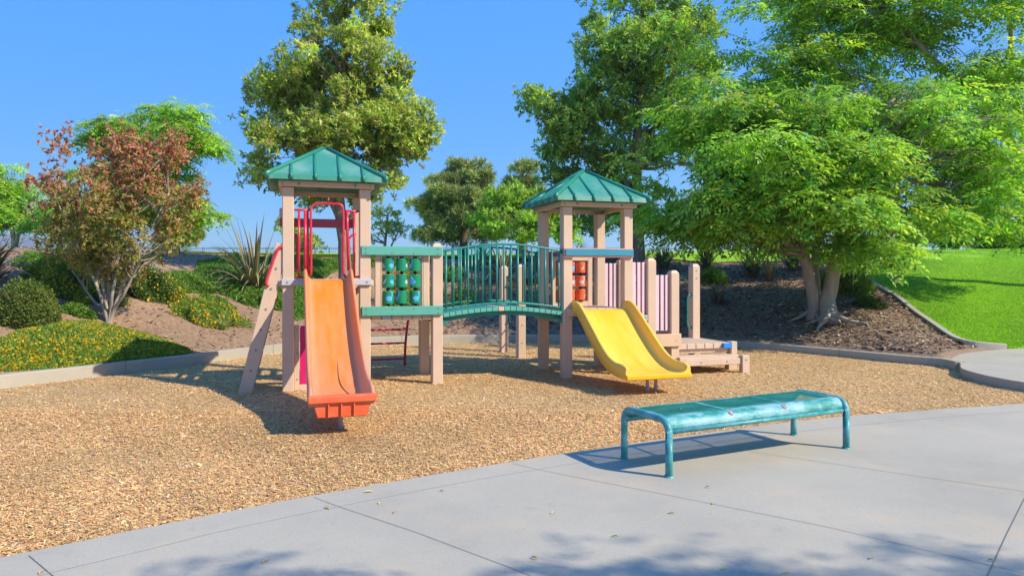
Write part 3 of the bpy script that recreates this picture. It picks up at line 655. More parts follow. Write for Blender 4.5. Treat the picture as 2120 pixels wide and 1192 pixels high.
# round light green tree
Yl = 32; tb = ((1075-CX)/FPX*Yl, Yl, T((1075-CX)/FPX*Yl, Yl)-.2)
tree('rain_tree', 'rounded light green tree seen above the arched bridge', 'tree', tb, [([tb, rp(1074, 500, Yl), rp(1065, 460, Yl), rp(1050, 420, Yl)], .10, .03), ([tb, rp(1085, 500, Yl), rp(1110, 450, Yl)], .08, .02)],
     PB(Yl, [(1060, 415, 50, 28, 0), (1020, 450, 42, 28, 0), (1110, 430, 50, 32, 0), (1070, 470, 75, 32, -.3), (1150, 465, 45, 35, 0), (1165, 490, 30, 22, .2)]), 'broad', .14, .06, [(.36, .56, .09), (.28, .46, .07), (.46, .62, .11)], 57, npc=20, per=3.2, cr=.34, wisp=.08, top=(.62, .74, .12), trunk_mat=M['trunk_grey'], nbr=40, thr=-.45, lay=.55)
# big evergreen left of the right-hand group
b = hit(1324, 552); Ye = b.y; tb = (b.x, b.y, b.z-.15)
tree('broadleaf_tree', 'very tall dark evergreen directly behind the right tower roof', 'tree', tb,
     [([tb, rp(1322, 500, Ye), rp(1318, 380, Ye), rp(1322, 240, Ye), rp(1330, 100, Ye), rp(1335, -40, Ye)], .22, .07), ([rp(1320, 420, Ye), rp(1260, 330, Ye, -.3), rp(1180, 260, Ye, -.2)], .08, .02), ([rp(1320, 340, Ye), rp(1370, 230, Ye, .3), rp(1400, 120, Ye, .4)], .09, .03)],
     PB(Ye, [(1290, 20, 75, 70, 0), (1390, 10, 90, 90, .6), (1270, 110, 70, 55, 0), (1350, 120, 90, 70, -.6), (1250, 190, 60, 60, 0), (1330, 210, 95, 60, 0), (1240, 270, 70, 55, -.3), (1140, 235, 55, 30, 0), (1120, 220, 35, 20, 0), (1175, 280, 50, 40, 0), (1190, 330, 50, 42, 0), (1290, 330, 90, 60, .4), (1220, 390, 70, 40, .8), (1160, 370, 35, 30, .5), (1300, 430, 100, 45, .9), (1230, 460, 55, 25, 1.2), (1420, 120, 80, 80, 1.0), (1430, 260, 90, 90, 1.2), (1110, 225, 38, 24, 0), (1150, 255, 40, 30, 0), (1210, 220, 50, 40, .2), (1145, 330, 25, 30, .2)]),
     'broad', .15, .050, [(.29, .46, .10), (.37, .55, .11), (.48, .62, .12), (.19, .33, .09), (.60, .50, .18)], 61, npc=24, per=2.2, cr=.42, wisp=.09, top=(.58, .70, .12), trunk_mat=M['trunk'], nbr=110, thr=-.5, lay=.75, wts=[.28, .28, .2, .2, .04], br=.04)
# main pinnate tree on the right: forked trunks with surface roots
b = hit(1688, 662); Ym = b.y; bx, by, bz2 = b.x, b.y, b.z-.05
b2 = hit(1716, 672)
t1 = (bx, by, bz2); t2 = (b2.x+.02, b2.y, b2.z-.05)
BIGPAL = [(.19, .41, .06), (.26, .50, .065), (.35, .57, .07), (.12, .30, .055), (.46, .62, .08)]
tree('rain_tree', 'large spreading feathery tree on forked trunks with surface roots in the right bed', 'tree', t1,
     [([t1, rp(1682, 600, Ym), rp(1668, 540, Ym), rp(1662, 480, Ym, .1), rp(1640, 400, Ym, .2), rp(1600, 300, Ym, .2), rp(1560, 200, Ym, 0)], .145, .05),
      ([(bx+.15, by+.2, bz2), rp(1690, 600, Ym, .3), rp(1688, 530, Ym, .4), rp(1700, 460, Ym, .5), rp(1690, 350, Ym, .9), rp(1670, 200, Ym, 1.2)], .11, .04),
      ([t2, rp(1714, 620, Ym, -.1), rp(1728, 560, Ym, -.1), rp(1742, 500, Ym, -.1), rp(1760, 420, Ym, 0), rp(1800, 320, Ym, .1), rp(1850, 200, Ym, .2)], .19, .06)],
     PB(Ym, [(1560, 330, 110, 50, -1.0, 1.4), (1430, 340, 80, 45, -.4, 1.2), (1350, 350, 65, 40, 0, 1.0), (1380, 420, 90, 50, .2, 1.2), (1480, 430, 100, 50, -.3, 1.2), (1600, 400, 110, 60, -1.2, 1.4), (1560, 470, 90, 38, -.8, 1.2), (1680, 430, 90, 50, -1.4, 1.2), (1760, 440, 85, 55, -1.2, 1.2), (1830, 400, 90, 60, -.6, 1.4), (1800, 500, 55, 42, -1.2, .8), (1880, 460, 60, 40, -.4, 1.0), (1720, 340, 120, 50, -.6, 1.4), (1900, 320, 110, 60, 0, 1.5), (1840, 240, 130, 60, .4, 1.8), (2000, 250, 90, 60, .4, 1.4), (1650, 260, 120, 50, .4, 1.6), (1520, 250, 100, 50, .2, 1.4), (1440, 230, 60, 60, .2, 1.2), (2010, 370, 80, 55, .3, 1.2), (1960, 440, 70, 35, .4, 1.0), (1400, 465, 80, 35, .5, 1.0), (1510, 482, 80, 28, .4, 1.0), (1610, 490, 60, 26, .2, .9), (1810, 520, 35, 28, -1.3, .5), (1340, 440, 50, 35, .6, .8)]),
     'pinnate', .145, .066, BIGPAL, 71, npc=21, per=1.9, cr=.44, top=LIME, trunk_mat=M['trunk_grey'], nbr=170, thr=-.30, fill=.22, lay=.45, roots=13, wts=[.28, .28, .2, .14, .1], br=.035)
# second pinnate tree behind / above on the right
Yb = Ym+3.6; xb = (1990-CX)/FPX*Yb; tb = (xb, Yb, T(xb, Yb)-.1)
Yb2 = Ym+3.2; xb = (2180-CX)/FPX*Yb2; tb = (xb, Yb2, T(xb, Yb2)-.1)
tree('rain_tree', 'tall feathery tree with arching bare limbs filling the upper right corner', 'tree', tb,
     [([tb, rp(2170, 450, Yb2), rp(2120, 330, Yb2), rp(2010, 200, Yb2), rp(1900, 90, Yb2, -.3), rp(1830, 0, Yb2, -.4)], .2, .04), ([rp(2150, 380, Yb2), rp(2060, 300, Yb2), rp(1960, 260, Yb2), rp(1850, 220, Yb2)], .09, .02),
      ([rp(2130, 330, Yb2), rp(2100, 180, Yb2), rp(2090, 20, Yb2)], .12, .04)],
     PB(Yb2, [(1560, 60, 90, 60, 0, 1.5), (1640, 130, 110, 55, 0, 1.6), (1700, 30, 120, 60, 0, 1.8), (1820, 90, 120, 55, 0, 1.8), (1900, 20, 140, 60, -.3, 1.8), (2040, 60, 90, 60, -.3, 1.6), (2110, 150, 80, 80, -.6, 1.5), (2000, 160, 110, 40, -.4, 1.5), (1500, 140, 70, 60, .3, 1.3), (2120, 280, 70, 70, -1.0, 1.4), (2130, 400, 90, 60, -1.2, 1.4), (1600, -60, 140, 60, 0, 1.8), (1850, -70, 170, 60, 0, 2), (2080, -40, 120, 60, 0, 2), (2050, 470, 60, 30, -.4, 1), (1480, 20, 70, 60, .4, 1.3), (1560, 170, 90, 50, .3, 1.4), (1700, 200, 110, 50, .5, 1.5), (2060, 350, 90, 60, -.3, 1.2)]),
     'pinnate', .15, .068, BIGPAL+[(.3, .5, .04)], 77, npc=19, per=1.45, cr=.50, top=LIME, trunk_mat=M['trunk_grey'], nbr=130, thr=-.2, fill=.25, lay=.4, br=.04)
# third trunk: another tree behind the main one, in shade
# far trees on the lawn crest, right
for (bx, Yc, blobs, lab, sd_, st_, pal, nm) in [
    (1948, 42, [(1948, 487, 38, 16, 0), (1925, 497, 22, 10, 0), (1975, 497, 25, 12, 0)], 'small lime green tree alone on the far lawn', 81, 'broad', [(.22, .36, .04), (.30, .42, .06)], 'broadleaf_tree'),
    (2012, 46, [(2010, 492, 28, 16, 0), (2030, 480, 22, 14, 0)], 'soft grey green pine right of the lime tree on the far lawn', 83, 'needle', [(.12, .19, .06), (.2, .26, .07)], 'pine_tree'),
    (1895, 50, [(1890, 485, 25, 20, 0), (1868, 500, 14, 10, 0)], 'dull green pine left of the lime tree on the far lawn', 85, 'needle', [(.10, .15, .07), (.15, .2, .08)], 'pine_tree'),
    (2100, 33, [(2085, 495, 40, 26, 0), (2130, 490, 50, 32, 0), (2060, 500, 25, 16, 0)], 'dense dark green tree at the right edge above the lawn', 87, 'broad', [(.03, .09, .02), (.05, .12, .03)], 'broadleaf_tree')]:
    tb = ((bx-CX)/FPX*Yc, Yc, T((bx-CX)/FPX*Yc, Yc)-.1)
    tree(nm, lab, 'tree', tb, [([tb, rp(bx, 505, Yc), rp(bx+2, 490, Yc)], .12, .03)], PB(Yc, blobs), st_, .2, .08 if st_ == 'broad' else .04, pal, sd_, npc=36, per=2.5, cr=.5, trunk_mat=M['trunk_dark'], nbr=16, leaf_mat=M['leaf'] if st_ == 'broad' else M['needle'], lay=.7)
# tree beside the viewer whose crown shades the concrete
tb = (8.6, -1.3, 0)
tree('broadleaf_tree', 'leafy tree beside the path whose crown shades the near concrete', 'tree', tb, [([tb, (8.5, -1.3, 2.0), (8.3, -1.2, 4.2), (8.0, -1.1, 6.2)], .16, .05)],
     [((7.3, -.6, 5.3), (1.5, 1.2, .8)), ((8.7, -.7, 5.5), (1.4, 1.2, .9)), ((8.0, -1.6, 6.2), (1.8, 1.4, .9)), ((6.1, -.5, 5.1), (1.1, .9, .5)), ((7.4, -.05, 5.2), (1.2, .8, .5)), ((5.4, -.15, 4.9), (.6, .5, .3)), ((8.8, 0, 5.2), (1.0, .6, .4)), ((9.6, -1.0, 5.6), (1.0, .7, .7))], 'pinnate', .085, .032, BIGPAL, 91, npc=22, per=1.6, cr=.42, top=LIME, nbr=50, thr=-.3)
tb = (5.6, -1.2, 0)
tree('broadleaf_tree', 'slender leafy tree behind the viewer whose crown shades the lower left concrete', 'tree', tb, [([tb, (5.5, -1.0, 2.0), (5.1, -.4, 4.0), (4.4, .1, 5.0)], .12, .04)],
     [((3.9, 0.55, 5.0), (.65, .35, .3)), ((4.5, .35, 5.1), (.7, .3, .3)), ((3.3, .35, 4.9), (.4, .25, .2))], 'pinnate', .085, .032, BIGPAL, 93, npc=20, per=2.5, cr=.3, top=LIME, nbr=30, thr=-.3)

# ------------------------------------------------------------------ shrubs and ground cover
def mound(name, label, cat, c, rx, ry, h, n, L, W, pal, seed, flowers=0, top=None, kind=None, group=None, flat=1.0, stems=True, lumps=.30, fl_col=(.95, .66, .02), region=None, lm=None):
    rng = np.random.default_rng(seed); c = Vector(c)
    if region is None:
        d = unit(rng.standard_normal((n, 3))); d[:, 2] = np.abs(d[:, 2])
        ang = np.arctan2(d[:, 1], d[:, 0]); lump = 1+lumps*(np.sin(ang*3+seed)+.6*np.sin(ang*7+seed*2))*.5+lumps*np.sin(d[:, 2]*5+ang*5)*.5
        rad = (rng.uniform(.35, 1, n)**.35*lump)[:, None]; Pl = d*rad*np.array([rx, ry, h])
        X = c.x+Pl[:, 0]; Y = c.y+Pl[:, 1]; Z = tz(X, Y)+np.maximum(Pl[:, 2], .01)
    else:
        poly = np.array(region); X = rng.uniform(poly[:, 0].min(), poly[:, 0].max(), n*3); Y = rng.uniform(poly[:, 1].min(), poly[:, 1].max(), n*3)
        k = inside(X, Y, poly); X, Y = X[k][:n], Y[k][:n]; n = len(X); ed = np.clip(seg_dist(X, Y, poly)/.55, 0, 1)**.6
        hh = h*ed*(.72+.28*np.sin(X*2.1+seed)*np.sin(Y*2.7)+.12*np.sin(X*6.3)*np.sin(Y*5.9+1)); Z = tz(X, Y)+hh*rng.uniform(.25, 1.0, n)**.4
        d = unit(np.stack([rng.normal(0, .4, n), rng.normal(-.2, .4, n), np.ones(n)], 1)); rad = np.ones((n, 1))
    P = np.stack([X, Y, Z], 1)-np.array(c)
    D = unit(d*.6+rng.standard_normal((n, 3))*.7+np.array([0, 0, .2])); N = unit(d+rng.standard_normal((n, 3))*.6)
    ll = L*rng.uniform(.6, 1.3, n); V = diamonds(P, D, N, ll, ll*W/L, .06); col = pick_cols(rng, pal, n, .18)
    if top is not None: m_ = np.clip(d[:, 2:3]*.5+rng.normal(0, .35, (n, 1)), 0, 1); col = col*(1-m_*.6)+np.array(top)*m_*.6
    if kind:
        if flowers:
            V2, c2 = blossoms(rng, P, d, flowers, fl_col, rad); V = np.concatenate([V, V2]); col = np.concatenate([col, c2])
        o = np_mesh(name, V.reshape(-1, 3), 4, col, lm or M['leaf']); o.location = c; return tag(o, label, cat, group, kind)
    group = group or {'lantana_bush': 'flowering bushes on the slope', 'leafy_shrub': 'low green shrubs on the slope'}.get(name)
    root = empty(name, c, 0, label, cat, group)
    np_mesh('foliage', V.reshape(-1, 3), 4, col, lm or M['leaf'], root)
    if flowers:
        V2, c2 = blossoms(rng, P, d, flowers, fl_col, rad); np_mesh('flowers', V2.reshape(-1, 3), 4, c2, M['petal'], root)
    if stems:
        m_ = MB(); rd_ = random.Random(seed)
        for k in range(14):
            an = rd_.uniform(0, 6.28); q = rd_.uniform(.3, .8); e = Vector((math.cos(an)*rx*q, math.sin(an)*ry*q, h*rd_.uniform(.5, .85))); e.z += T(c.x+e.x, c.y+e.y)-c.z
            s_ = Vector((math.cos(an)*rx*.12, math.sin(an)*ry*.12, -.05)); m_.tube([s_, s_.lerp(e, .5)+Vector((0, 0, .04)), e], [.012, .009, .004], M['trunk'], 5)
        m_.build('stems', root)
    return root
def blossoms(rng, P, d, nf, col, rad):
    ok = np.where((rad[:, 0] > .8) & (d[:, 2] > .05))[0]; pk = rng.choice(ok, nf); C = P[pk]+d[pk]*.02; q = 5
    C = np.repeat(C, q, 0); dd = np.repeat(d[pk], q, 0); D = unit(rng.standard_normal(C.shape)+dd*.3); N = unit(dd+rng.standard_normal(C.shape)*.3)
    V = diamonds(C, D, N, rng.uniform(.020, .036, len(C)), .026); return V, pick_cols(rng, [col, tuple(x*.9 for x in col), (.85, .40, .01)], len(C), .08)
LANT = [(.18, .31, .05), (.25, .40, .06), (.12, .22, .04), (.32, .45, .08)]
reg = [hit(x, y) for x, y in [(-120, 800), (0, 772), (130, 765), (270, 750), (385, 738), (398, 728), (350, 712), (290, 690), (240, 678), (190, 668), (120, 668), (60, 680), (0, 705), (-120, 730)]]
reg = [(p.x, p.y) for p in reg]; cc_ = (sum(p[0] for p in reg)/len(reg), sum(p[1] for p in reg)/len(reg)); cc_ = (*cc_, T(*cc_))
mound('yellow_ground_cover', 'mat of low green ground cover dotted with yellow flowers beside the left kerb', 'ground cover', cc_, 1, 1, .23, 62000, .042, .022, LANT, 101, flowers=2900, top=(.26, .36, .07), kind='stuff', region=reg)
reg = [hit(x, y) for x, y in [(410, 545), (470, 538), (560, 537), (690, 538), (870, 536), (905, 543), (700, 560), (650, 600), (640, 660), (610, 665), (600, 610), (540, 640), (490, 625), (440, 600), (400, 575)]]
reg = [(p.x, p.y) for p in reg]; cc_ = (sum(p[0] for p in reg)/len(reg), sum(p[1] for p in reg)/len(reg)); cc_ = (*cc_, T(*cc_))
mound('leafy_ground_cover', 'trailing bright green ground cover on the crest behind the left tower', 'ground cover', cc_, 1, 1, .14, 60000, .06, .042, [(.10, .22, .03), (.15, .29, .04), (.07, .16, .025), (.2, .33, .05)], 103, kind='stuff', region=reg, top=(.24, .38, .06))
def shrub_at(name, label, px, pyb, wpx, hpx, n, L, W, pal, seed, **kw):
    p = hit(px, pyb); s = p.y/FPX; yo = wpx*s*.5*.7
    return mound(name, label, kw.pop('cat', 'shrub'), (p.x, p.y+yo, T(p.x, p.y+yo)), wpx*s*.5, yo, hpx*s, n, L, W, pal, seed, **kw)
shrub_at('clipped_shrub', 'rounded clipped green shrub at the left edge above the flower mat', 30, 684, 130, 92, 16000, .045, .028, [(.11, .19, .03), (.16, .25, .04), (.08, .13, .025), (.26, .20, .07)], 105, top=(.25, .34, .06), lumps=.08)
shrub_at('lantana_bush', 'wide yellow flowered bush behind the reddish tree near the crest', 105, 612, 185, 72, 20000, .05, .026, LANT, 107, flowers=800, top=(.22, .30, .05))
shrub_at('lantana_bush', 'dark leaved bush with few yellow flowers right behind the reddish tree stems', 270, 618, 140, 58, 12000, .05, .026, [(.08, .15, .03), (.12, .2, .04)], 109, flowers=180)
shrub_at('lantana_bush', 'small yellow flowered bush on bare soil between the reddish tree and the spiky plant', 330, 622, 95, 40, 6000, .045, .024, LANT, 111, flowers=330)
shrub_at('lantana_bush', 'long low yellow flowered bush on the slope just above the kerb', 408, 672, 150, 36, 9500, .042, .022, LANT, 113, flowers=420)
shrub_at('lantana_bush', 'yellow flowered bush seen through the bars at the left end of the bridge', 958, 645, 60, 40, 5000, .045, .024, LANT, 115, flowers=260, fl_col=(.85, .62, .02))
shrub_at('lantana_bush', 'green bush with yellow tips seen through the green spinning cylinders', 845, 650, 110, 85, 7000, .05, .028, LANT, 117, flowers=380, fl_col=(.85, .62, .02))
shrub_at('leafy_shrub', 'yellow green shrub just right of the forked trunks', 1772, 616, 125, 55, 12000, .055, .024, [(.17, .28, .04), (.23, .33, .05), (.12, .2, .03)], 119, top=(.38, .40, .06))
shrub_at('leafy_shrub', 'tiny dark green shrub in the shade below the yellow green one', 1812, 642, 60, 18, 2500, .05, .02, [(.07, .14, .03), (.1, .18, .04)], 121)
shrub_at('leafy_shrub', 'feathery bright green shrub in the shade right of the stair posts', 1483, 590, 58, 28, 3500, .06, .018, [(.06, .17, .03), (.09, .22, .03)], 123, top=(.2, .34, .05))
mound_args = [(60, 560, 110, 26, 'low green bush on the crest at the far left below the pale tree', 151), (480, 560, 80, 26, 'leafy green bush under the spiky plant on the crest', 152), (370, 600, 110, 24, 'low trailing green bush on the slope above the small flowered bush', 153), (545, 640, 90, 26, 'low green bush on the slope beside the slanted ladder', 154), (930, 585, 70, 24, 'olive bush on the slope seen through the left bridge bars', 155), (890, 620, 60, 22, 'small green bush on bare soil just left of the bridge bars', 156), (430, 640, 70, 16, 'thin green patch of bush above the long flowered bush', 157), (1000, 560, 90, 28, 'dark green bush on the crest behind the top of the bridge arch', 158), (150, 655, 60, 18, 'small green bush between the clipped shrub and the reddish tree', 159)]
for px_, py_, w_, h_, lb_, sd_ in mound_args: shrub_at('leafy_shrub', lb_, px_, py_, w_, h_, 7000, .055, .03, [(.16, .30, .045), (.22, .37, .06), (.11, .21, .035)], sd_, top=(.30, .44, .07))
# spiky flax plants
FLAXD = [(.10, .095, .06), (.15, .12, .075), (.085, .11, .06), (.24, .19, .10), (.16, .20, .09)]
FLAXG = [(.16, .17, .07), (.22, .20, .09), (.11, .12, .05), (.30, .22, .10), (.34, .20, .12)]
def flax(label, px, py, hpx, n, pal, seed, spread=.5, wd=.045, name='flax_plant', group=None, base=None):
    p = base or hit(px, py); s = p.y/FPX; Hh = hpx*s; rng = np.random.default_rng(seed); V = []; C = []
    group = group or ('spiky flax plants on the slope' if name == 'flax_plant' else None)
    root = empty(name, p, 0, label, 'plant', group)
    for k in range(n):
        az = rng.uniform(0, 2*np.pi); ln = Hh*rng.uniform(.55, 1.12); lean = rng.uniform(.05, spread)*1.0; dr = rng.uniform(.05, .55)*(lean > .3)+.08
        hd = np.array([math.cos(az), math.sin(az), 0]); sd = np.array([-math.sin(az), math.cos(az), 0]); b0 = hd*rng.uniform(0, .13)*Hh; pts = []; m = 7
        an = lean; pt = b0.copy(); pts.append(pt.copy())
        for j in range(m): pt = pt+(hd*math.sin(an)+np.array([0, 0, math.cos(an)]))*ln/m; an += dr*.30*(1+j*.25); pts.append(pt.copy())
        w_ = wd*rng.uniform(.6, 1.2); tw = rng.uniform(-.6, .6); sd2 = sd*math.cos(tw)+np.array([0, 0, 1])*math.sin(tw)*.5
        ws = [w_*x for x in (.7, 1, 1, .95, .85, .65, .4, .03)]; c = np.array(pal[rng.integers(len(pal))])*rng.uniform(.75, 1.25)
        for j in range(m):
            a, b_ = pts[j], pts[j+1]; f = -hd*ws[j]*.22; f2 = -hd*ws[j+1]*.22
            V.append([a, b_, b_+sd2*ws[j+1]/2+f2, a+sd2*ws[j]/2+f]); V.append([a-sd2*ws[j]/2+f, b_-sd2*ws[j+1]/2+f2, b_, a]); cj = c*(1+.05*j); C += [cj, cj]
    np_mesh('leaves', np.array(V).reshape(-1, 3), 4, np.array(C), M['strap_leaf'], root)
    return root
flax('large dark flax with long arching sword leaves left of the slanted ladder', 528, 600, 150, 90, FLAXD+[(.25, .22, .08), (.3, .24, .1)], 131, 1.05, .075)
flax('flax with bronze green sword leaves cut by the left edge of the photo', -32, 572, 150, 60, FLAXG, 133, .9, .07, base=hit(-30, 585))
flax('dark flax in deep shade behind the middle of the bridge', 1040, 585, 85, 110, FLAXD, 135, 1.0, .06)
flax('dark flax in the shade at the back left corner of the right tower', 1100, 590, 70, 60, FLAXD, 145, .9, .05)
flax('dark upright flax nearest the big brown trunk behind the stairs', 1375, 556, 62, 80, FLAXD, 137, .6, .045)
flax('dark flax standing above the tall stair post with green handle', 1463, 556, 62, 90, FLAXD, 138, .6, .045)
flax('wide green and brown flax left of the forked trunks', 1557, 572, 75, 90, FLAXD+FLAXG, 139, .75, .05)
flax('small narrow flax between the two larger ones by the trunks', 1593, 582, 58, 45, FLAXD, 140, .45, .04)
flax('pale straw coloured flax right beside the forked trunks', 1640, 558, 75, 90, FLAXG+[(.40, .30, .18)], 141, .8, .045)
flax('short dark flax in the deepest shade below the feathery shrub', 1487, 628, 42, 70, FLAXD, 142, .9, .04)
flax('flax with blue green blades seen through the right tower', 1200, 522, 50, 30, [(.10, .14, .10), (.07, .1, .07)], 143, .8, .05)
flax('pale green flax tips rising behind the bridge rail', 1000, 535, 45, 40, [(.12, .18, .10), (.18, .24, .12)], 144, .6, .05)
flax('small grassy tuft at the right end of the low flowered bush', 462, 684, 36, 60, [(.2, .27, .06), (.28, .33, .09)], 146, .6, .014, 'grass_tuft')

# ------------------------------------------------------------------ fence beyond the crest
def fence(label, pts, ztop, hgt, sp):
    root = empty('metal_fence', (pts[0][0], pts[0][1], ztop-hgt), 0, label, 'fence'); o0 = Vector((pts[0][0], pts[0][1], ztop-hgt))
    bars = MB(); 
    for (xa, ya), (xb, yb) in zip(pts, pts[1:]):
        ln = math.hypot(xb-xa, yb-ya); n = max(1, int(ln/sp)); 
        for k in range(n+(1 if (xb, yb) == pts[-1] else 0)):
            t = k/n; x, y = xa+(xb-xa)*t-o0.x, ya+(yb-ya)*t-o0.y; m_ = MB(); m_.box(x-.035, x+.035, y-.035, y+.035, -.4, hgt+.06, M['fence'], 0); m_.build('fence_post', root)
        for z in (.1, hgt-.12, hgt): bars.tube([(xa-o0.x, ya-o0.y, z), (xb-o0.x, yb-o0.y, z)], .02, M['fence'], 4)
        nb = int(ln/.2)
        for k in range(nb):
            t = k/nb; x, y = xa+(xb-xa)*t-o0.x, ya+(yb-ya)*t-o0.y; bars.tube([(x, y, .1), (x, y, hgt)], .016, M['fence'], 3, False)
    bars.build('railing', root)
M['fence'] = plastic('dark_fence_paint', (.10, .12, .13), .5, .05)
def fp(px, Y): return ((px-CX)/FPX*Y, Y)
fence('thin dark metal picket fence beyond the crest behind the play structure', [fp(-160, 72), fp(130, 76), fp(420, 80), fp(900, 80), fp(1180, 80), fp(1420, 82)], H+57/FPX*80, 1.15, 2.4)

# ------------------------------------------------------------------ distant hills
def ridge(name, Y, prof, dep, mat):
    xs = np.linspace(prof[0][0], prof[-1][0], 90); hz = np.interp(xs, [p[0] for p in prof], [p[1] for p in prof]); rows = []; m = 8
    rng = np.random.default_rng(3); wob = np.convolve(rng.normal(0, 1, 120), np.ones(5)/5, 'same')[:90]
    V = []
    for j in range(m+1):
        s_ = j/m; prf = math.sin(math.pi*s_)**.8
        for i_, px in enumerate(xs):
            yy = Y+(s_-.5)*dep; zt = (HY-hz[i_])/FPX*Y+wob[i_]*Y*.0012; V.append(((px-CX)/FPX*Y, yy, -60+(zt+60+H)*prf+(wob[(i_*3+j*7) % 90]*Y*.002 if 0 < j < m else 0)))
    F = [(j*90+i_, j*90+i_+1, (j+1)*90+i_+1, (j+1)*90+i_) for j in range(m) for i_ in range(89)]
    me = bpy.data.meshes.new(name); me.from_pydata(V, [], F); me.materials.append(mat); me.polygons.foreach_set('use_smooth', [True]*len(F))
    o = bpy.data.objects.new(name, me); COL.objects.link(o); tag(o, kind='structure')
ridge('hills', 2600, [(-900, 500), (-300, 470), (-60, 480), (60, 487), (110, 500), (250, 505), (340, 508), (420, 520), (520, 530), (640, 560)], 1600, M['hill'])

# ------------------------------------------------------------------ play structure
AX = R(17.5); P0 = Vector((-3.02, 9.40, 0.0)); UX, UY = math.cos(AX), math.sin(AX)
play = empty('play_structure', P0, AX, 'climbing play structure with two green roofed towers, arched bridge, orange slide and yellow slide', 'playground')
def LA(px, b=0.0):          # photo column -> local x on the plane y=b
    r = (px-CX)/FPX; return (r*(P0.y+b*UX)-(P0.x-b*UY))/(UX-r*UY)
def LZ(px, py, b=0.0):
    a = LA(px, b); return H-(py-HY)/FPX*(P0.y+a*UY+b*UX)
PW = .075; S1 = 1.015; S2 = 2.032; S3 = 4.03; S4 = 5.045; DB = 1.01
def post(a, b, z1, cap=True, w_=PW, z0=-.05, bolts=()):
    mb = MB(); c = .045 if cap else 0
    mb.box(a-w_, a+w_, b-w_, b+w_, z0, z1-c, M['beige'], .010)
    if cap:
        t = [(a-w_+.004, b-w_+.004), (a+w_-.004, b-w_+.004), (a+w_-.004, b+w_-.004), (a-w_+.004, b+w_-.004)]; k = .55
        u = [(a+(x-a)*k, b+(y-b)*k) for x, y in t]; zz = z1-c-.002
        for i in range(4): j = (i+1) % 4; mb.poly([(*t[i], zz), (*t[j], zz), (*u[j], z1), (*u[i], z1)], M['beige'])
        mb.poly([(*p, z1) for p in u], M['beige'])
    for z in bolts: mb.bolt(a, b-w_, z)
    return mb.build('post', play)
TL = 2.735; TR = 2.59
for a, b in ((0, 0), (S1, 0), (0, DB), (S1, DB)): post(a, b, TL, False)
for a, b in ((S3, 0), (S4, 0), (S3, DB), (S4, DB)): post(a, b, TR, False)
post(S2, 0, 2.01); post(S2, DB, 1.95)
D1, E1 = 5.455, 5.868; PF = 6.93
post(D1, 0, 1.825); post(E1, 0, 1.63); post(D1, DB, 1.825); post(E1, DB, 1.63)
post(PF-.05, DB-.02, 1.755, bolts=(1.63, 1.50))
post(4.15, 3.68, 1.745); post(4.17, 2.63, 1.76, bolts=(.62, .28))
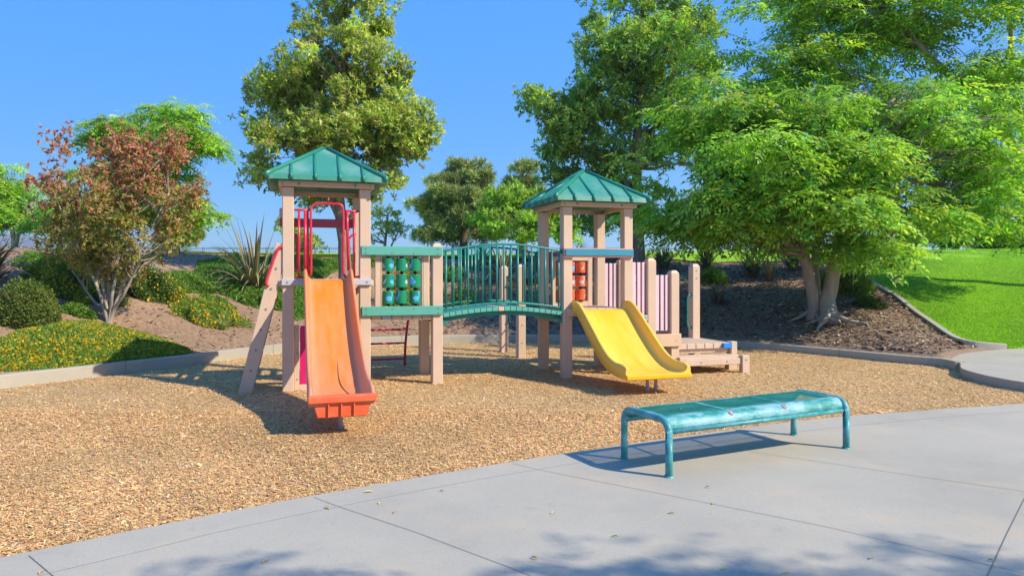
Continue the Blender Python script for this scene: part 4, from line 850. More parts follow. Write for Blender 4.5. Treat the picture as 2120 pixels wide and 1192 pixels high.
# roofs
def roof(cx, z):
    cy = DB/2; hw = .755; ap = z+.545; fh = .085; bm_z = z-.075
    mb = MB()
    def ring(h, zz, s=0): return [(cx-h, cy-h, zz), (cx+h, cy-h, zz), (cx+h, cy+h, zz), (cx-h, cy+h, zz)]
    A = ring(hw+.01, z); B = ring(hw, z+fh*.8); C = ring(hw-.03, z+fh); D = ring(.03, ap); I = ring(hw-.02, z+.004); J = ring(.02, ap-.05)
    for i in range(4):
        j = (i+1) % 4
        for P, Q in ((A, B), (B, C), (C, D), (I, J)): mb.poly([P[i], P[j], Q[j], Q[i]], M['roof'])
        mb.poly([A[i], A[j], I[j], I[i]], M['roof'])
    mb.poly(D, M['roof'])
    r = mb.build('roof', play)
    # ribs: hips and four per side
    rb = MB(); sl = (ap-z-fh)/(hw-.03)
    for i in range(4):
        p = Vector(C[i]); q = Vector(D[i]); q.z -= .0; o = (Vector(A[i])-Vector((cx, cy, z))).normalized()*.012
        rb.tube([Vector(A[i])+o+Vector((0, 0, .012)), Vector(A[i])+o*.7+Vector((0, 0, fh*.8)), p+Vector((0, 0, .012)), p.lerp(q, .5)+Vector((0, 0, .01)), q+Vector((0, 0, .012))], [.032, .034, .032, .03, .028], M['roof_rib'], 10)
    for i in range(4):
        ca, sa = math.cos(i*math.pi/2), math.sin(i*math.pi/2)
        for f in (-.62, -.21, .21, .62):
            x = f*hw; top = abs(f)*hw+.01
            P = [(x, -hw-.014, z+.006), (x, -hw-.012, z+fh*.78), (x, -hw+.03, z+fh+.006), (x, -(hw+top)/2, z+fh+(hw-.03-(hw+top)/2)*sl+.008), (x, -top, z+fh+(hw-.03-top)*sl+.006)]
            rb.tube([(cx+ca*q[0]-sa*q[1], cy+sa*q[0]+ca*q[1], q[2]) for q in P], [.022, .024, .024, .023, .020], M['roof_rib'], 8)
    rb.tube([(cx, cy, ap-.02), (cx, cy, ap+.02)], [.045, .03], M['roof_rib'], 12)
    rb.build('rib', r)
    # beams under the eaves
    e = .125
    for (x0, x1_, y0, y1_) in ((cx-DB/2-e, cx+DB/2+e, -PW-.04, -PW), (cx-DB/2-e, cx+DB/2+e, DB+PW, DB+PW+.04)):
        m_ = MB(); m_.box(x0, x1_, y0, y1_, bm_z, z-.002, M['beige'], .006)
        if y0 < 0:
            for xx in (cx-.37, cx+.37): m_.bolt(xx, y0, (bm_z+z)/2, r=.019)
            for xx in (cx-DB/2-.07, cx+DB/2+.07): m_.box(xx-.003, xx+.003, y0-.0015, y0+.01, bm_z+.004, z-.006, M['joint'], 0)
            m_.box(cx-.30, cx+.05, y0-.002, y0+.005, bm_z+.030, bm_z+.034, M['tan'], 0)
        m_.build('roof_beam', play)
    for x0 in (cx-DB/2-PW-.04-.003, cx+DB/2+PW+.003):
        m_ = MB(); m_.box(x0, x0+.04, -PW+.002, DB+PW-.002, bm_z, z-.002, M['beige'], .006)
        for yy in (-.02, .06, DB-.06, DB+.02): m_.bolt(x0, yy, (bm_z+z)/2, 'x', r=.008)
        m_.build('roof_beam', play)
roof(S1/2, 2.815); roof((S3+S4)/2, 2.668)
# decks
def deck(a0, a1, b0, b1, z, th=.045, n=7, along='b', name='deck', front_cols=None, parent=None):
    mb = MB(); w_ = (a1-a0)/n if along == 'b' else (b1-b0)/n
    for k in range(n):
        m_ = M[front_cols[k]] if front_cols else M['beige']
        if along == 'b': mb.box(a0+k*w_+.004, a0+(k+1)*w_-.004, b0, b1, z-th, z, m_, .006)
        else: mb.box(a0, a1, b0+k*w_+.004, b0+(k+1)*w_-.004, z-th, z, m_, .006)
    return mb.build(name, parent or play)
deck(PW+.005, S1-PW-.005, 0.0, DB, 1.497, .05, 6)
m_ = MB(); m_.box(-.085, S1+.085, -PW-.042, -PW-.001, 1.415, 1.503, M['grey'], .006)
for xx in (-.01, S1+.02): m_.bolt(xx, -PW-.042, 1.458, r=.012)
m_.build('deck_beam', play)
m_ = MB(); m_.box(-.085, S1+.085, DB+PW+.001, DB+PW+.042, 1.40, 1.495, M['beige'], .006); m_.build('deck_beam', play)
for x0 in (-PW-.042, S1+PW+.001):
    m_ = MB(); m_.box(x0, x0+.041, -PW+.003, DB+PW-.003, 1.405, 1.49, M['beige'], .006); m_.build('deck_beam', play)
# mauve board at the back of the left tower
m_ = MB(); m_.box(-.13, S1+.02, DB+PW+.002, DB+PW+.045, 2.275, 2.405, M['mauve'], .006); m_.box(-.13, -.06, DB+PW+.003, DB+PW+.044, 2.41, 2.555, M['pink'], .005); m_.build('rail_board', play)
# middle platform
deck(S1+.085, S2-.08, -.06, DB, .990, .068, 6, front_cols=['tan', 'grey', 'beige', 'beige', 'beige', 'tan'])
def board(px0, px1, z0, z1, mat, name='rail_board', bolts=()):
    m_ = MB(); a0, a1 = LA(px0, -PW), LA(px1, -PW); m_.box(a0, a1, -PW-.042, -PW-.001, z0, z1, M[mat], .006)
    for fx, fz in bolts: m_.bolt(a0+(a1-a0)*fx, -PW-.042, z0+(z1-z0)*fz, r=.011)
    return m_.build(name, play)
bl = [(.055, .25), (.055, .77), (.945, .25), (.945, .77), (.375, .25), (.64, .25)]
board(747.5, 915, 1.828, 1.955, 'teal_board', bolts=bl)
board(748.5, 915.5, .990, 1.118, 'teal_board', bolts=[(a_, 1-b_ if k > 3 else b_) for k, (a_, b_) in enumerate(bl)])
m_ = MB(); m_.box(S1+.08, S2-.08, DB+.04, DB+.08, .90, .985, M['beige'], .006); m_.build('deck_beam', play)
# dinosaur outline (generic long-necked dinosaur)
DINO = [(-.50, -.05), (-.42, .12), (-.2, .26), (.02, .24), (.17, .16), (.24, .30), (.26, .50), (.22, .66), (.10, .74), (.12, .84), (.28, .86), (.40, .76), (.42, .52), (.38, .20), (.30, -.08), (.24, -.22), (.26, -.42), (.14, -.42), (.10, -.28), (-.04, -.28), (-.06, -.44), (-.18, -.44), (-.20, -.26), (-.36, -.24)]
PTER = [(-.5, .5), (-.35, .1), (-.2, -.25), (.0, -.5), (.25, -.35), (.1, -.2), (.45, -.1), (.05, .0), (-.15, .25), (-.3, .45)]
def roller(par, a, b, z, mat, decal, r=.080, h=.182):
    mb = MB(); n = 28; zz = [-h/2, -h/2+.006, h/2-.006, h/2]; rr = [r-.004, r, r, r-.004]
    rings = [[mb.bm.verts.new((a+rr[k]*math.cos(2*math.pi*i/n), b+rr[k]*math.sin(2*math.pi*i/n), z+zz[k])) for i in range(n)] for k in range(4)]
    fs = []
    r2 = [[mb.bm.verts.new(v.co) for v in rings[1]], [mb.bm.verts.new(v.co) for v in rings[2]]]; fl = []
    for i in range(n):
        j = (i+1) % n; fs.append(mb.bm.faces.new((r2[0][i], r2[0][j], r2[1][j], r2[1][i])))
        fl += [mb.bm.faces.new((rings[0][i], rings[0][j], rings[1][j], rings[1][i])), mb.bm.faces.new((rings[2][i], rings[2][j], rings[3][j], rings[3][i]))]
    mb._fin(fl, mat)
    for k in ():
        for i in range(n): fs.append(mb.bm.faces.new((rings[k][i], rings[k][(i+1) % n], rings[k+1][(i+1) % n], rings[k+1][i])))
    mb._fin(fs, mat, True); mb._fin([mb.bm.faces.new(rings[0][::-1]), mb.bm.faces.new(rings[3])], mat)
    for ang, shp, sc, m_, flip in decal:
        P = PTER if shp == 'p' else DINO; t = bmesh.new(); vs = []
        for x, y in P:
            if flip: x = -x
            vs.append(t.verts.new((x*sc, y*sc-.01, 0)))
        f = t.faces.new(vs); bmesh.ops.triangulate(t, faces=[f]); bmesh.ops.subdivide_edges(t, edges=list(t.edges), cuts=2, use_grid_fill=True)
        for v in t.verts:
            th = ang+v.co.x/r; v.co = Vector((a+(r+.0016)*math.sin(th), b-(r+.0016)*math.cos(th), z+v.co.y))
        mb.merge(t, m_, True); t.free()
    o = mb.build('roller', par); 
    for p in o.data.polygons: pass
    return o
def panel(name, a0, a1, b, zrows, rad_cols, mat, decals, top, bot, upr, post_in=True):
    root = MB(); uw = .075
    for (x0, x1_) in upr: root.box(x0, x1_, b-.03, b+.03, bot[0], top[1]-.004, M['beige'], .006)
    root.box(a0, a1, b-.027, b+.027, bot[0], bot[1], M['beige'], .006); root.box(a0, a1, b-.027, b+.027, top[0], top[1], M['beige'], .006)
    par = root.build(name, play)
    for ci, x in enumerate(rad_cols):
        m_ = MB(); m_.tube([(x, b, bot[1]-.02), (x, b, top[0]+.02)], .012, M['black'], 8)
        for z in (zrows[0]+.1, (zrows[0]+zrows[1])/2, (zrows[1]+zrows[2])/2, zrows[2]-.1): m_.tube([(x, b, z-.014), (x, b, z+.014)], .030, M['black'], 12)
        m_.build('axle', par)
        for ri, z in enumerate(zrows): roller(par, x, b, z, mat, decals[ri][ci])
    return par
DBl, DG = M['decal_blue'], M['decal_grey']
cx_ = [LA(803.5), LA(831.5), LA(859.5)]; zr = [LZ(831, y) for y in (548, 581.5, 615)]
dec = [[[(-.95, 'p', .075, DG, 0), (.62, 'd', .10, DBl, 0)], [(1.25, 'd', .105, DG, 0)], [(-1.15, 'd', .112, DBl, 0)]],
       [[(-.9, 'p', .08, DG, 1), (.8, 'd', .105, DBl, 0)], [(1.1, 'd', .105, DG, 0)], [(-.75, 'd', .112, DBl, 1)]],
       [[(.15, 'd', .115, DBl, 0)], [(-1.1, 'd', .112, DBl, 0)], [(.1, 'd', .112, DBl, 0)]]]
panel('roller_panel', LA(776), LA(887), .0, zr, cx_, M['green_roller'], dec, (1.815, 1.85), (.992, 1.09), [(LA(776), LA(787.5)), (LA(875), LA(887)), (LA(788.2), LA(790.5)), (LA(872), LA(874.5))])
bb = DB
cx2 = [LA(1158.5, bb), LA(1180, bb), LA(1201.8, bb)]; zr2 = [LZ(1200, y, bb) for y in (553.7, 582, 609.5)]
dec2 = [[[(.1, 'd', .112, DBl, 0)], [(.5, 'd', .112, DBl, 0)], [(0, 'p', .075, DG, 1)]],
        [[(.5, 'd', .08, DBl, 0)], [(.6, 'd', .105, DG, 0)], [(.0, 'd', .105, DG, 0)]],
        [[(.2, 'p', .07, DG, 0)], [(1.2, 'p', .07, DG, 0)], [(.75, 'p', .07, DG, 1)]]]
panel('roller_panel', LA(1143, bb), LA(1225, bb), bb, zr2, cx2, M['orange_roller'], dec2, (LZ(1200, 540, bb), LZ(1200, 532, bb)), (LZ(1200, 633, bb), LZ(1200, 623, bb)), [(LA(1141, bb), LA(1150, bb)), (LA(1216, bb), LA(1225, bb))])

# bridge
import bisect
bz = lambda t: 1.005+.083*math.sin(math.pi*min(1, max(0, t)))
A0, A1 = S2+.078, S3-.078
br = MB()
for b_ in (.05, DB-.05):
    pts = []
    for k in range(17):
        t = k/16; a = A0+(A1-A0)*t; pts.append((a, bz(t)))
    out2 = [(a, z-.062) for a, z in pts]+[(a, z-.125) for a, z in reversed(pts)]
    br.prism(out2, b_-.022, b_+.022, M['green_metal'], lambda u, v, w_: (u, w_, v))
for a in (A0+.01, A1-.04): br.box(a-.03, a+.05, -.03, DB+.03, .835, .90, M['green_metal'], .004)
bridge = br.build('arched_bridge', play)
NP = 20
for k in range(NP):
    t = (k+.5)/NP; a = A0+(A1-A0)*t; z = bz(t); sl = math.atan(.083*math.pi*math.cos(math.pi*t)/(A1-A0)); wd = (A1-A0)/NP/2-.003
    m_ = MB(); mm = M['tan'] if k == 9 else M['teal_board']
    m_.box(a-wd, a+wd, .0-.06, DB+.06, z-.060, z, mm, .005, rot=Matrix.Rotation(-sl, 3, 'Y'), piv=Vector((a, 0, z)))
    m_.build('plank', bridge)
def railing(b):
    m_ = MB(); zt = lambda t: 1.895+.02*t+.105*math.sin(math.pi*t); zb = lambda t: 1.052+.01*t+.088*math.sin(math.pi*t)
    for f in (zt, zb): m_.tube([(A0+(A1-A0)*k/24, b, f(k/24)) for k in range(25)], .0165, M['green_metal'], 10)
    for k in range(17):
        t = (k+.5)/17.0; a = A0+(A1-A0)*t; m_.tube([(a, b, zb(t)), (a, b, zt(t))], .0145, M['green_metal'], 8)
    for a in (A0, A1):
        for z in ((zt(0) if a == A0 else zt(1)), (zb(0) if a == A0 else zb(1))): m_.box(a-.022, a+.022, b-.03, b+.03, z-.04, z+.04, M['green_metal'], .004)
    m_.build('railing', bridge)
railing(-.03); railing(DB+.03)

# right tower
m_ = MB(); a0, a1 = LA(1165, -PW), LA(1309, -PW); m_.box(a0, a1, -PW-.045, -PW-.001, 1.822, 1.965, M['salmon'], .008)
m_.box(a0+.022, a1-.006, -PW-.062, -PW-.046, 1.848, 1.950, M['blue'], .004)
for xx in (a0+.06, a0+.10, a1-.06, a1-.10):
    for zz in (1.868, 1.93): m_.tube([(xx, -PW-.0655, zz), (xx, -PW-.0615, zz)], .006, M['steel'], 8)
m_.build('rail_board', play)
m_ = MB(); m_.box(S3-.1, S4+.1, DB+PW+.002, DB+PW+.04, 1.825, 1.95, M['mauve'], .006); m_.build('rail_board', play)
deck(S3+PW+.005, S4-PW-.005, -.03, DB, 1.045, .06, 6)
for (x0, x1_, y0, y1_, mt) in ((S3-.08, S4+.08, DB+PW+.001, DB+PW+.04, 'mauve'), (S3-.02, S3+.13, -PW-.05, -PW-.002, 'beige')):
    m_ = MB(); m_.box(x0, x1_, y0, y1_, .93, 1.03 if mt == 'mauve' else 1.05, M[mt], .006); m_.build('deck_beam', play)
# stairs with picket sides
def pickets(a0, a1, b, z0, z1, n=3):
    m_ = MB(); st = (a1-a0)/n
    for k in range(n):
        xa, xb = a0+k*st+.008, a0+(k+1)*st-.016
        m_.box(xa, xb, b-.027, b-.006, z0, z1, M['pink'], .006); m_.box(xa+.001, xb-.001, b-.0055, b+.022, z0, z1-.002, M['crimson'], .004)  # pale pink picket front, darker crimson behind it and along its sides
    for z in (z0+.06, (z0+z1)/2+.1): m_.box(a0-.01, a1+.01, b+.023, b+.045, z, z+.05, M['salmon'], .004)
    m_.build('picket_panel', play)
for b in (0.0, DB):
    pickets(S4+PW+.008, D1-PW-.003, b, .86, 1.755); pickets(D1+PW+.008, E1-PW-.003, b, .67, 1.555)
for a0, a1, z, n in ((S4+.08, D1+.06, .86, 4), (D1+.06, E1+.06, .65, 4)):
    m_ = MB(); w_ = (a1-a0)/n
    for k in range(n): m_.box(a0+k*w_+.003, a0+(k+1)*w_-.003, .08, DB-.08, z-.05, z, M['beige'], .005)
    m_.build('stair_tread', play)
m_ = MB(); m_.box(LA(1347, -PW), LA(1408, -PW), -PW-.043, -PW-.001, .425, .625, M['tan'], .006); m_.bolt(LA(1397, -PW), -PW-.043, .52, r=.008)
m_.box(LA(1322, -PW), LA(1347, -PW)-.004, -PW-.043, -PW-.001, .60, .68, M['salmon'], .006); m_.build('stair_beam', play)
m_ = MB(); m_.box(D1-.4, E1+.08, DB+PW+.001, DB+PW+.043, .425, .625, M['tan'], .006); m_.build('stair_beam', play)
m_ = MB(); a_ = LA(1337, -PW); m_.box(a_-.05, a_+.03, -PW-.006, -PW-.001, .84, .93, M['grey'], .002); m_.box(a_-.03, a_+.01, -PW-.008, -PW-.0065, .865, .905, M['teal_board'], 0); m_.build('plate', play)
deck(E1+PW+.01, PF, -.02, DB, .445, .085, 6, name='platform', front_cols=None)
m_ = MB(); m_.box(PF-.162, PF-.006, -.075, -.021, .365, .443, M['bright_blue'], .005); m_.build('end_cap', play)
m_ = MB(); m_.box(E1+.08, PF+.0, .03, .07, .29, .358, M['beige'], .005); m_.box(PF+.004, PF+.12, -.035, .10, -.05, .462, M['beige'], .008); m_.box(PF+.004, PF+.045, .11, DB, .30, .44, M['beige'], .006); m_.build('platform_frame', play)
m_ = MB(); s0, s1 = LA(1402, -.38), LA(1550, -.36); fb = -.42
for k in range(3): m_.box(s0+.01, s1-.05, fb+.075+k*.135, fb+.075+k*.135+.128, .205, .262, M['beige'], .006)
m_.box(s0+.16, s1-.16, fb+.03, fb+.07, .14, .24, M['beige'], .006)
for xx in (s0+.42, s1-.42): m_.bolt(xx, fb+.03, .19, r=.012)
for xx in (s0+.02, s1-.16):
    m_.box(xx, xx+.14, fb, fb+.09, -.05, .282, M['beige'], .008); m_.bolt(xx+.07, fb, .21, r=.013)
    m_.box(xx+.01, xx+.13, fb+.38, fb+.50, -.05, .20, M['beige'], .008)
m_.build('bottom_step', play)
# rear climber posts: rungs, handle, pipe
for z in (.45, .17): 
    m_ = MB(); m_.tube([(4.15+.02, 3.62, z), (4.17-.0, 2.68, z)], .014, M['steel'], 8); m_.build('rung', play)
def handle(a, b, z0, z1, off):
    m_ = MB(); P = smooth_poly([(a, b, z1), (a+off*.7, b-.01, z1-.01), (a+off, b-.01, z1-.07), (a+off, b-.01, (z0+z1)/2), (a+off, b-.01, z0+.07), (a+off*.7, b-.01, z0+.01), (a, b, z0)], 4)
    m_.tube(P, .014, M['green_metal'], 8)
    for z in (z0, z1): m_.tube([(a-off*.05, b, z), (a+off*.16, b, z)], .03, M['green_metal'], 10)
    m_.build('handle', play)
handle(4.15+.03, 3.68-PW, .58, 1.33, .06); handle(PF-.05-PW, DB-.05, .63, 1.21, -.085)
m_ = MB(); m_.tube([(4.15, 3.66, 1.52), (PF-.1, DB+.06, 1.535)], .022, M['green_metal'], 10); m_.build('overhead_pipe', play)

# red tube frames on the left tower
def tubes(name, plist, r=.0155, mat='red_metal', par=None):
    m_ = MB()
    for P in plist:
        rr = r
        if isinstance(P, tuple): P, rr = P
        m_.tube(P, rr, M[mat], 10)
    return m_.build(name, par or play)
b = -.01
def Q(px, py, bb=b): return (LA(px, bb), bb, LZ(px, py, bb))
def QS(l, n=4, bb=b): return smooth_poly([Q(x, y, bb) for x, y in l], n)
tubes('guard_rail', [[Q(609, 434.5), Q(643, 435)], [Q(609, 573), Q(634, 574)], [Q(619, 435), Q(619, 573)], ([Q(632, 436), Q(632, 574)], .021), [Q(636.5, 437), Q(638, 575)]])
tubes('guard_rail', [[Q(711, 437), Q(744, 437.5)], [Q(732, 573), Q(745, 573)], [Q(733.5, 437), Q(733.5, 573)], ([Q(718.5, 437), Q(719, 470), Q(722, 560)], .020)])
tubes('slide_hoop', [QS([(644, 570), (644, 500), (643.5, 440), (645.5, 428), (653, 422), (662, 421.5), (697, 422), (706, 425), (710.5, 436), (711, 500), (711, 562), (714, 571), (718, 578)], 4, -.05)], .016)
bb_ = DB-.1
tubes('guard_rail', [QS([(609, 486), (613, 489), (615, 497), (615, 545), (614, 556), (609, 563)], 3, bb_)], .015); tubes('guard_rail', [QS([(737, 484), (729, 487), (723, 494), (722, 500), (721, 550)], 3, bb_)], .015)
# slanted board ladder on the left
def slant(b, w_=.085):
    m_ = MB(); bx, tx, zt = -.545, -.075, 1.97
    d = Vector((tx-bx, 0, zt)).normalized(); n = Vector((-d.z, 0, d.x))*w_
    B_ = Vector((bx, 0, -.03)); T_ = Vector((tx, 0, zt))
    out = [B_+n, B_-n, T_-n*1.0, T_+n*1.0]; out = [(p.x, max(p.z, -.04)) for p in out]
    m_.prism(out, b-.03, b+.03, M['beige'], lambda u, v, w2: (u, w2, v), .006)
    for k in range(6): p = B_.lerp(T_, .16+.135*k); m_.bolt(p.x, b-.03, p.z, r=.016)
    return m_
lad = slant(-.02).build('ladder', play)
slant(DB-.13).build('stringer', lad)
for k in range(5):
    t = .16+.155*k; m_ = MB(); p = Vector((-.545+.47*t, 0, 1.97*t)); m_.box(p.x-.03, p.x+.03, .012, DB-.162, p.z-.015, p.z+.02, M['tan'], .005); m_.build('rung', lad)
tubes('handrail', [QS([(585, 510), (577, 514), (570, 528), (560, 556), (553, 578), (552, 588), (557, 592)], 4, -.07)], .019, par=lad)
tubes('handrail', [QS([(588, 513), (581, 517), (574, 532), (564, 560), (557, 580)], 4, .05)], .019, par=lad)
# magenta panel under the deck
m_ = MB(); fx = LA(606, .0)
m_.box(PW+.002, PW+.07, -.03, .03, .0, .88, M['beige'], .005); m_.box(PW+.002, S1-PW-.002, -.032, .032, -.02, .075, M['beige'], .005)
for z in (.15, .5, .82): m_.bolt(PW+.04, -.03, z, r=.01)
par = m_.build('activity_panel', play)
m_ = MB(); x0 = PW+.078; x1_ = S1-PW-.004
def flat(u, v, w_): return (u, w_, v)
m_.prism([(x0, .08), (x0+.13, .08), (x0+.13, .87), (x0+.03, .87), (x0, .85)], -.012, .012, M['magenta'], flat)
m_.prism([(x0+.1305, .08), (x1_, .08), (x1_, .42), (x0+.22, .42), (x0+.1305, .34)], -.0121, .0119, M['magenta'], flat)
m_.prism([(x0+.1305, .36), (x0+.155, .455), (x0+.1305, .47)], -.0121, .0119, M['magenta'], flat)
m_.prism([(x0+.1305, .66), (x1_, .66), (x1_, .87), (x0+.1305, .87)], -.0121, .0119, M['magenta'], flat)
m_.prism([(x0+.4, .4205), (x1_, .4205), (x1_, .6595), (x0+.4, .6595)], -.0121, .0119, M['magenta'], flat)
m_.build('cutout_board', par)
# red curved climber behind the middle platform
m_ = MB(); cp = [(1.10, 1.0), (1.45, .955), (1.70, .82), (1.87, .62), (2.02, .36), (2.09, .06), (2.10, -.08)]
sp = smooth_poly(cp, 4)
for a in (1.18, 1.895): m_.tube([(a, y, z) for y, z in sp], .021, M['red_metal'], 10)
cl = m_.build('curved_climber', play)
for b_, z_ in ((1.55, .90), (1.845, .645), (2.01, .40), (2.085, .125)):
    m_ = MB(); P = [(1.18+.715*k/20, b_, z_) for k in range(21)]; m_.tube(P, [.0155+(.0035 if k % 4 < 2 else 0) for k in range(21)], M['red_metal'], 8, smooth=False); m_.build('rung', cl)

# slides
def slide(name, xc, hw, path, rail, mat, label, bedw=None, flare=None, rw=.035):
    """path: (y,z) of bed, swept with a moulded U section"""
    P = smooth_poly(path, 6); N = len(P); bm = bmesh.new(); wl = bm.verts.layers.float.new('wear'); rings = []
    L = [0]
    for i in range(1, N): L.append(L[-1]+math.hypot(P[i][0]-P[i-1][0], P[i][1]-P[i-1][1]))
    for i in range(N):
        t = L[i]/L[-1]; a, c = P[max(i-1, 0)], P[min(i+1, N-1)]; dy, dz = c[0]-a[0], c[1]-a[1]; l = math.hypot(dy, dz); ny, nz = dz/l*1, -dy/l
        if nz < 0: ny, nz = -ny, -nz
        rh = rail(t); h = hw+(flare(t) if flare else 0); ww = rw
        sec = [(-h, -.045), (-h-.004, rh*.5), (-h-.002, rh-.02), (-h+.006, rh-.004), (-h+ww*.5, rh), (-h+ww-.006, rh-.004), (-h+ww, rh-.02), (-h+ww+.012, rh*.45), (-h+ww+.028, .025), (-h+ww+.06, .002), (-h+ww+.1, -.001)]
        sec = sec+[(0, -.002)]+[(-x, z) for x, z in reversed(sec)]+[(h-.015, -.055), (0, -.035), (-h+.015, -.055)]
        rg = []
        for x, s in sec:
            v = bm.verts.new((xc+x, P[i][0]+ny*s, P[i][1]+nz*s)); e = min(1, max(0, (abs(x)/h-.45)*1.5)) if s < .03 else .42
            v[wl] = min(1, .12+.62*e+.30*max(0, t-.45)*1.4); rg.append(v)
        rings.append(rg)
    m = len(rings[0])
    for a, b in zip(rings, rings[1:]):
        for k in range(m): f = bm.faces.new((a[k], a[(k+1) % m], b[(k+1) % m], b[k])); f.smooth = True
    bm.faces.new(rings[0]); bm.faces.new(rings[-1][::-1])
    bmesh.ops.recalc_face_normals(bm, faces=bm.faces)
    me = bpy.data.meshes.new(name); bm.to_mesh(me); bm.free(); me.materials.append(mat)
    o = bpy.data.objects.new(name, me); COL.objects.link(o); o.parent = play; o['label'] = label
    return o
osl = slide('slide', .515, .315, [(-.055, 1.50), (-.16, 1.50), (-.27, 1.475), (-.42, 1.38), (-.9, 1.06), (-1.5, .70), (-2.1, .435), (-2.45, .355), (-2.75, .335), (-2.93, .35), (-2.97, .355)],
            lambda t: .135+.03*math.sin(math.pi*min(1, t*1.1)) if t < .88 else .143-.10*((t-.88)/.12)**3, M['orange'], 'long narrow faded orange slide', rw=.04)
m_ = MB()
xc = .515; m_.box(xc-.325, xc+.325, -3.015, -2.955, .325, .405, M['orange_end'], .018, seg=3)
m_.prism([(xc-.275, .33), (xc+.275, .33), (xc+.235, .185), (xc-.235, .185)], -2.975, -2.80, M['orange_end'], lambda u, v, w_: (u, w_, v), .008)
for dx in (-.13, -.01, .11): m_.box(xc+dx-.007, xc+dx+.007, -3.0, -2.974, .19, .325, M['orange_end'], .003)
m_.prism([(xc-.325, .34), (xc+.325, .34), (xc+.28, .302), (xc-.28, .302)], -2.955, -2.55, M['orange_end'], lambda u, v, w_: (u, w_, v), .004)
m_.build('end_lip', osl)
import bisect as _b
bp_ = smooth_poly([(-.9, 1.06), (-1.5, .70), (-2.1, .435), (-2.45, .355), (-2.75, .335)], 8)[::-1]; by_ = [q[0] for q in bp_]; bz2_ = [q[1] for q in bp_]
m_ = MB(); sc_ = []
for k in range(13): t = k/12; yy = -1.75-.98*t; sc_.append((.545+.10*t-.05*math.sin(t*3.1), yy, float(np.interp(yy, by_, bz2_))+.0015))
m_.tube(sc_, [.001+.005*math.sin(math.pi*k/12) for k in range(13)], M['scuff'], 5)
m_.build('scratch', osl)
m_ = MB(); m_.tube([(xc, -2.69, -.05), (xc, -2.69, .28)], .025, M['steel'], 14); m_.build('support_leg', osl)
ysl = slide('slide', 4.555, .465, [(-.055, 1.035), (-.17, 1.035), (-.27, 1.005), (-.40, .92), (-.75, .66), (-1.05, .455), (-1.28, .34), (-1.48, .29), (-1.68, .275), (-1.84, .28), (-1.88, .28)],
            lambda t: .125+.035*math.sin(math.pi*min(1, t*1.15)) if t < .86 else .133-.05*((t-.86)/.14)**4, M['yellow'], 'short wide yellow slide', rw=.05)
m_ = MB(); m_.box(4.555-.472, 4.555+.472, -1.915, -1.86, .215, .288, M['yellow'], .02, seg=3); m_.build('end_lip', ysl)
for dx in (-.01, .115):
    m_ = MB(); m_.tube([(4.555+dx, -1.60, -.05), (4.555+dx, -1.60, .265)], .022, M['steel'], 12); m_.tube([(4.555+dx, -1.60, .0), (4.555+dx, -1.60, .09)], .026, M['steel'], 12); m_.build('support_leg', ysl)

# ------------------------------------------------------------------ bench
bw, bd, bh = 1.976, .577, .455
bench = empty('bench', (1.194, 5.30, .018), math.atan2(.88, 1.769), 'backless teal perforated metal bench with worn paint standing on the concrete', 'bench')
rt = .0285
def hoop(x):
    m_ = MB(); P = [(x, 0, -.03), (x, 0, .12), (x, 0, bh-.12)]
    for k in range(7): an = R(90)*k/6; P.append((x, .095-.095*math.cos(an), bh-.125+.095*math.sin(an)))
    P += [(x, bd/2, bh-.028)]
    for k in range(7): an = R(90)*k/6; P.append((x, bd-.095+.095*math.sin(an), bh-.125+.095*math.cos(an)))
    P += [(x, bd, .12), (x, bd, -.03)]
    m_.tube(P, rt, M['frame'], 16)
    m_.tube([(x, 0, -.02), (x, 0, .012)], .036, M['frame'], 16); m_.tube([(x, bd, -.02), (x, bd, .012)], .036, M['frame'], 16)
    m_.build('leg_frame', bench)
hoop(0); hoop(bw)
m_ = MB()
def seatprof(y0, y1, n=1):
    return [(y0+(y1-y0)*k/n) for k in range(n+1)]
zc = bh-.012
for s, yb in ((-1, .0), (1, bd)):
    P = []; cy = yb-s*.099
    for k in range(11):
        an = R(86)*k/10; P.append((cy+s*(.085*math.sin(an)+.003), zc-.085+.085*math.cos(an)))
    P.append((P[-1][0]-s*.006, P[-1][1]-.016))
    for (a, b2), (c, d2) in zip(P, P[1:]):
        f = m_.poly([(rt*.6, a, b2), (bw-rt*.6, a, b2), (bw-rt*.6, c, d2), (rt*.6, c, d2)], M['bench'], True)
        f = m_.poly([(rt*.6, a, b2-.004), (bw-rt*.6, a, b2-.004), (bw-rt*.6, c, d2), (rt*.6, c, d2)], M['bench'], True)
    m_.tube([(0, P[-1][0], P[-1][1]-.012), (bw, P[-1][0], P[-1][1]-.012)], .019, M['frame'], 12)
ya, yb_ = .096, bd-.096
for x0, x1_ in ((rt*.6, .06), (bw/3-.02, bw/3+.02), (2*bw/3-.02, 2*bw/3+.02), (bw-.06, bw-rt*.6)):
    m_.box(x0, x1_, ya, yb_, zc-.004, zc, M['bench'], 0)
m_.box(.06, bw-.06, ya-.004, ya+.018, zc-.0045, zc+.0005, M['bench'], 0); m_.box(.06, bw-.06, yb_-.018, yb_+.004, zc-.0045, zc+.0005, M['bench'], 0)
seat = m_.build('seat', bench)
m_ = MB()
for x0, x1_ in ((.06, bw/3-.02), (bw/3+.02, 2*bw/3-.02), (2*bw/3+.02, bw-.06)):
    m_.poly([(x0, ya+.018, zc-.001), (x1_, ya+.018, zc-.001), (x1_, yb_-.018, zc-.001), (x0, yb_-.018, zc-.001)], M['bench_perf'])
m_.build('perforated_sheet', seat)
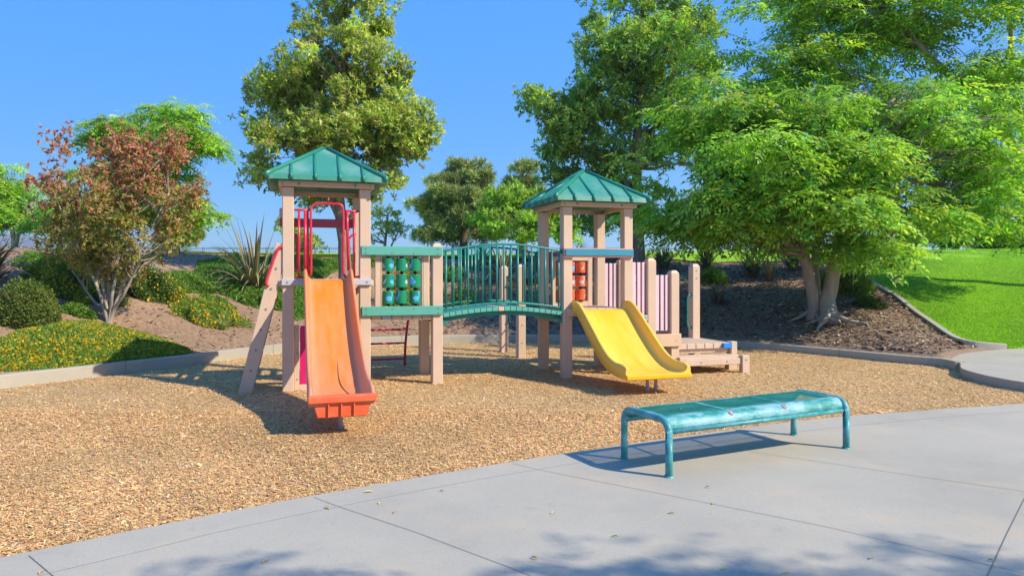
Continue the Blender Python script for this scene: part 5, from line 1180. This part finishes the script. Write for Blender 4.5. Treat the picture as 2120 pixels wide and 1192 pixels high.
for x in (.66, 1.26):
    m_ = MB(); an = R(42); p = Vector((x, .099-(.085*math.sin(an)), zc-.085+.085*math.cos(an))); n = Vector((0, -math.sin(an), math.cos(an)))
    m_.tube([p-n*.002, p+n*.005], .024, M['badge'], 20); m_.tube([p+n*.005, p+n*.009], [.017, .014], M['steel'], 20); m_.tube([p+n*.009, p+n*.0105], [.010, .009], M['badge'], 14)
    m_.build('badge', seat)

# ------------------------------------------------------------------ fallen leaves on the concrete and chips
rd = random.Random(9)
LV = [((1372, 852), 'dry', 1, 'dry curled leaf lying on the bench seat near its left end'), ((1404, 852), 'dry', 1, 'small dry leaf on the bench seat right of the first'),]
def leaf_obj(px, py, ln, wd, col, label, z=.022, rot=None, plane=None):
    x, y = G(px, py, z); ln *= .6; wd *= .6; m_ = MB(); a = rot if rot is not None else rd.uniform(0, 6.28)
    pts = [(0, 0), (.3, .42), (.65, .40), (1, 0), (.65, -.34), (.3, -.40)]
    c = M[col]; mid = [m_.bm.verts.new((t*ln-ln/2, 0, .0 if t in (0, 1) else .004)) for t in (0, .35, .7, 1)]
    up = [m_.bm.verts.new((t*ln-ln/2, wd*.5, .011)) for t in (.3, .65)]; dn = [m_.bm.verts.new((t*ln-ln/2, -wd*.5, .009)) for t in (.32, .68)]
    F = [(mid[0], mid[1], up[0]), (mid[1], mid[2], up[1], up[0]), (mid[2], mid[3], up[1]), (mid[0], dn[0], mid[1]), (mid[1], dn[0], dn[1], mid[2]), (mid[2], dn[1], mid[3])]
    m_._fin([m_.bm.faces.new(f) for f in F], c)
    o = m_.build('fallen_leaf', loc=(x, y, z)); o.rotation_euler = (0, 0, a)
    tag(o, label, 'leaf', 'fallen leaves')
M['dry_leaf'] = plastic('dry_leaf', (.45, .30, .11), .8, .2); M['green_leaf'] = plastic('green_leaf', (.25, .42, .05), .7, .2); M['yellow_leaf'] = plastic('yellow_leaf', (.62, .48, .12), .7, .2)
for px, py, ln, wd, col, lab, z in [
    (1369, 850, .05, .022, 'yellow_leaf', 'small yellow leaf on the seat of the bench above its left rear leg', .465), (1407, 846, .05, .02, 'yellow_leaf', 'small yellow leaf on the bench seat, farther along from the left end', .465),
    (1478, 1042, .06, .022, 'green_leaf', 'small green leaf lying on the concrete below the bench', .022), (1465, 1008, .07, .02, 'yellow_leaf', 'curled yellow leaf on the concrete just in front of the bench', .022),
    (1391, 1062, .09, .02, 'dry_leaf', 'long tan leaf on the open concrete below the near bench leg', .022), (1273, 1110, .08, .02, 'green_leaf', 'slim green leaf at the top edge of the large tree shadow', .022),
    (1106, 1155, .09, .018, 'dry_leaf', 'brown leaf inside the large tree shadow at the bottom', .022), (1500, 1178, .05, .024, 'green_leaf', 'green leaf in the shade near the bottom edge, right of the brown one', .022),
    (1626, 1186, .08, .022, 'yellow_leaf', 'yellow leaf at the very bottom of the concrete, under the large tree shadow', .022), (1805, 1155, .07, .02, 'dry_leaf', 'thin brown leaf on the concrete at the lower right', .022),
    (763, 1018, .13, .03, 'yellow_leaf', 'broad yellow leaf on the concrete band beside the wood chips', .022), (678, 1051, .12, .025, 'yellow_leaf', 'yellow leaf lying on the joint where two concrete joints cross', .022),
    (787, 1041, .06, .03, 'yellow_leaf', 'small bright yellow leaf just below the pale joint line', .022), (915, 1016, .06, .02, 'dry_leaf', 'tan leaf on the pale joint line above the long dark joint', .022),
    (818, 1060, .07, .018, 'dry_leaf', 'thin tan leaf on the concrete between the two dark joints', .022), (551, 1162, .09, .018, 'dry_leaf', 'brown twig-like leaf in the small left tree shadow', .022),
    (87, 1184, .08, .025, 'dry_leaf', 'brown leaf on the joint at the bottom left corner', .022), (1145, 1062, .05, .018, 'yellow_leaf', 'tiny yellow leaf on the concrete left of the near bench leg', .022),
    (1010, 955, .05, .03, 'dry_leaf', 'brown leaf on the wood chips near the concrete edge', .03), (2052, 1160, .06, .02, 'green_leaf', 'small green leaf on the dark joint at the lower right corner', .022),
    (200, 936, .10, .05, 'dry_leaf', 'reddish brown leaf on the wood chips at the left', .03)]:
    leaf_obj(px, py, ln, wd, col, lab, z)

# ------------------------------------------------------------------ hazy air
m = bpy.data.materials.new('hazy_air'); m.use_nodes = True; n = m.node_tree; n.nodes.clear(); o_ = n.nodes.new('ShaderNodeOutputMaterial')
pv = n.nodes.new('ShaderNodeVolumePrincipled'); pv.inputs['Color'].default_value = (.80, .90, 1.0, 1); pv.inputs['Density'].default_value = 0.00028; pv.inputs['Anisotropy'].default_value = 0.2
n.links.new(pv.outputs[0], o_.inputs['Volume'])
mb = MB(); mb.box(-3800, 3800, -800, 4400, -75, 190, m, 0); hz = mb.build('haze'); hz['kind'] = 'stuff'
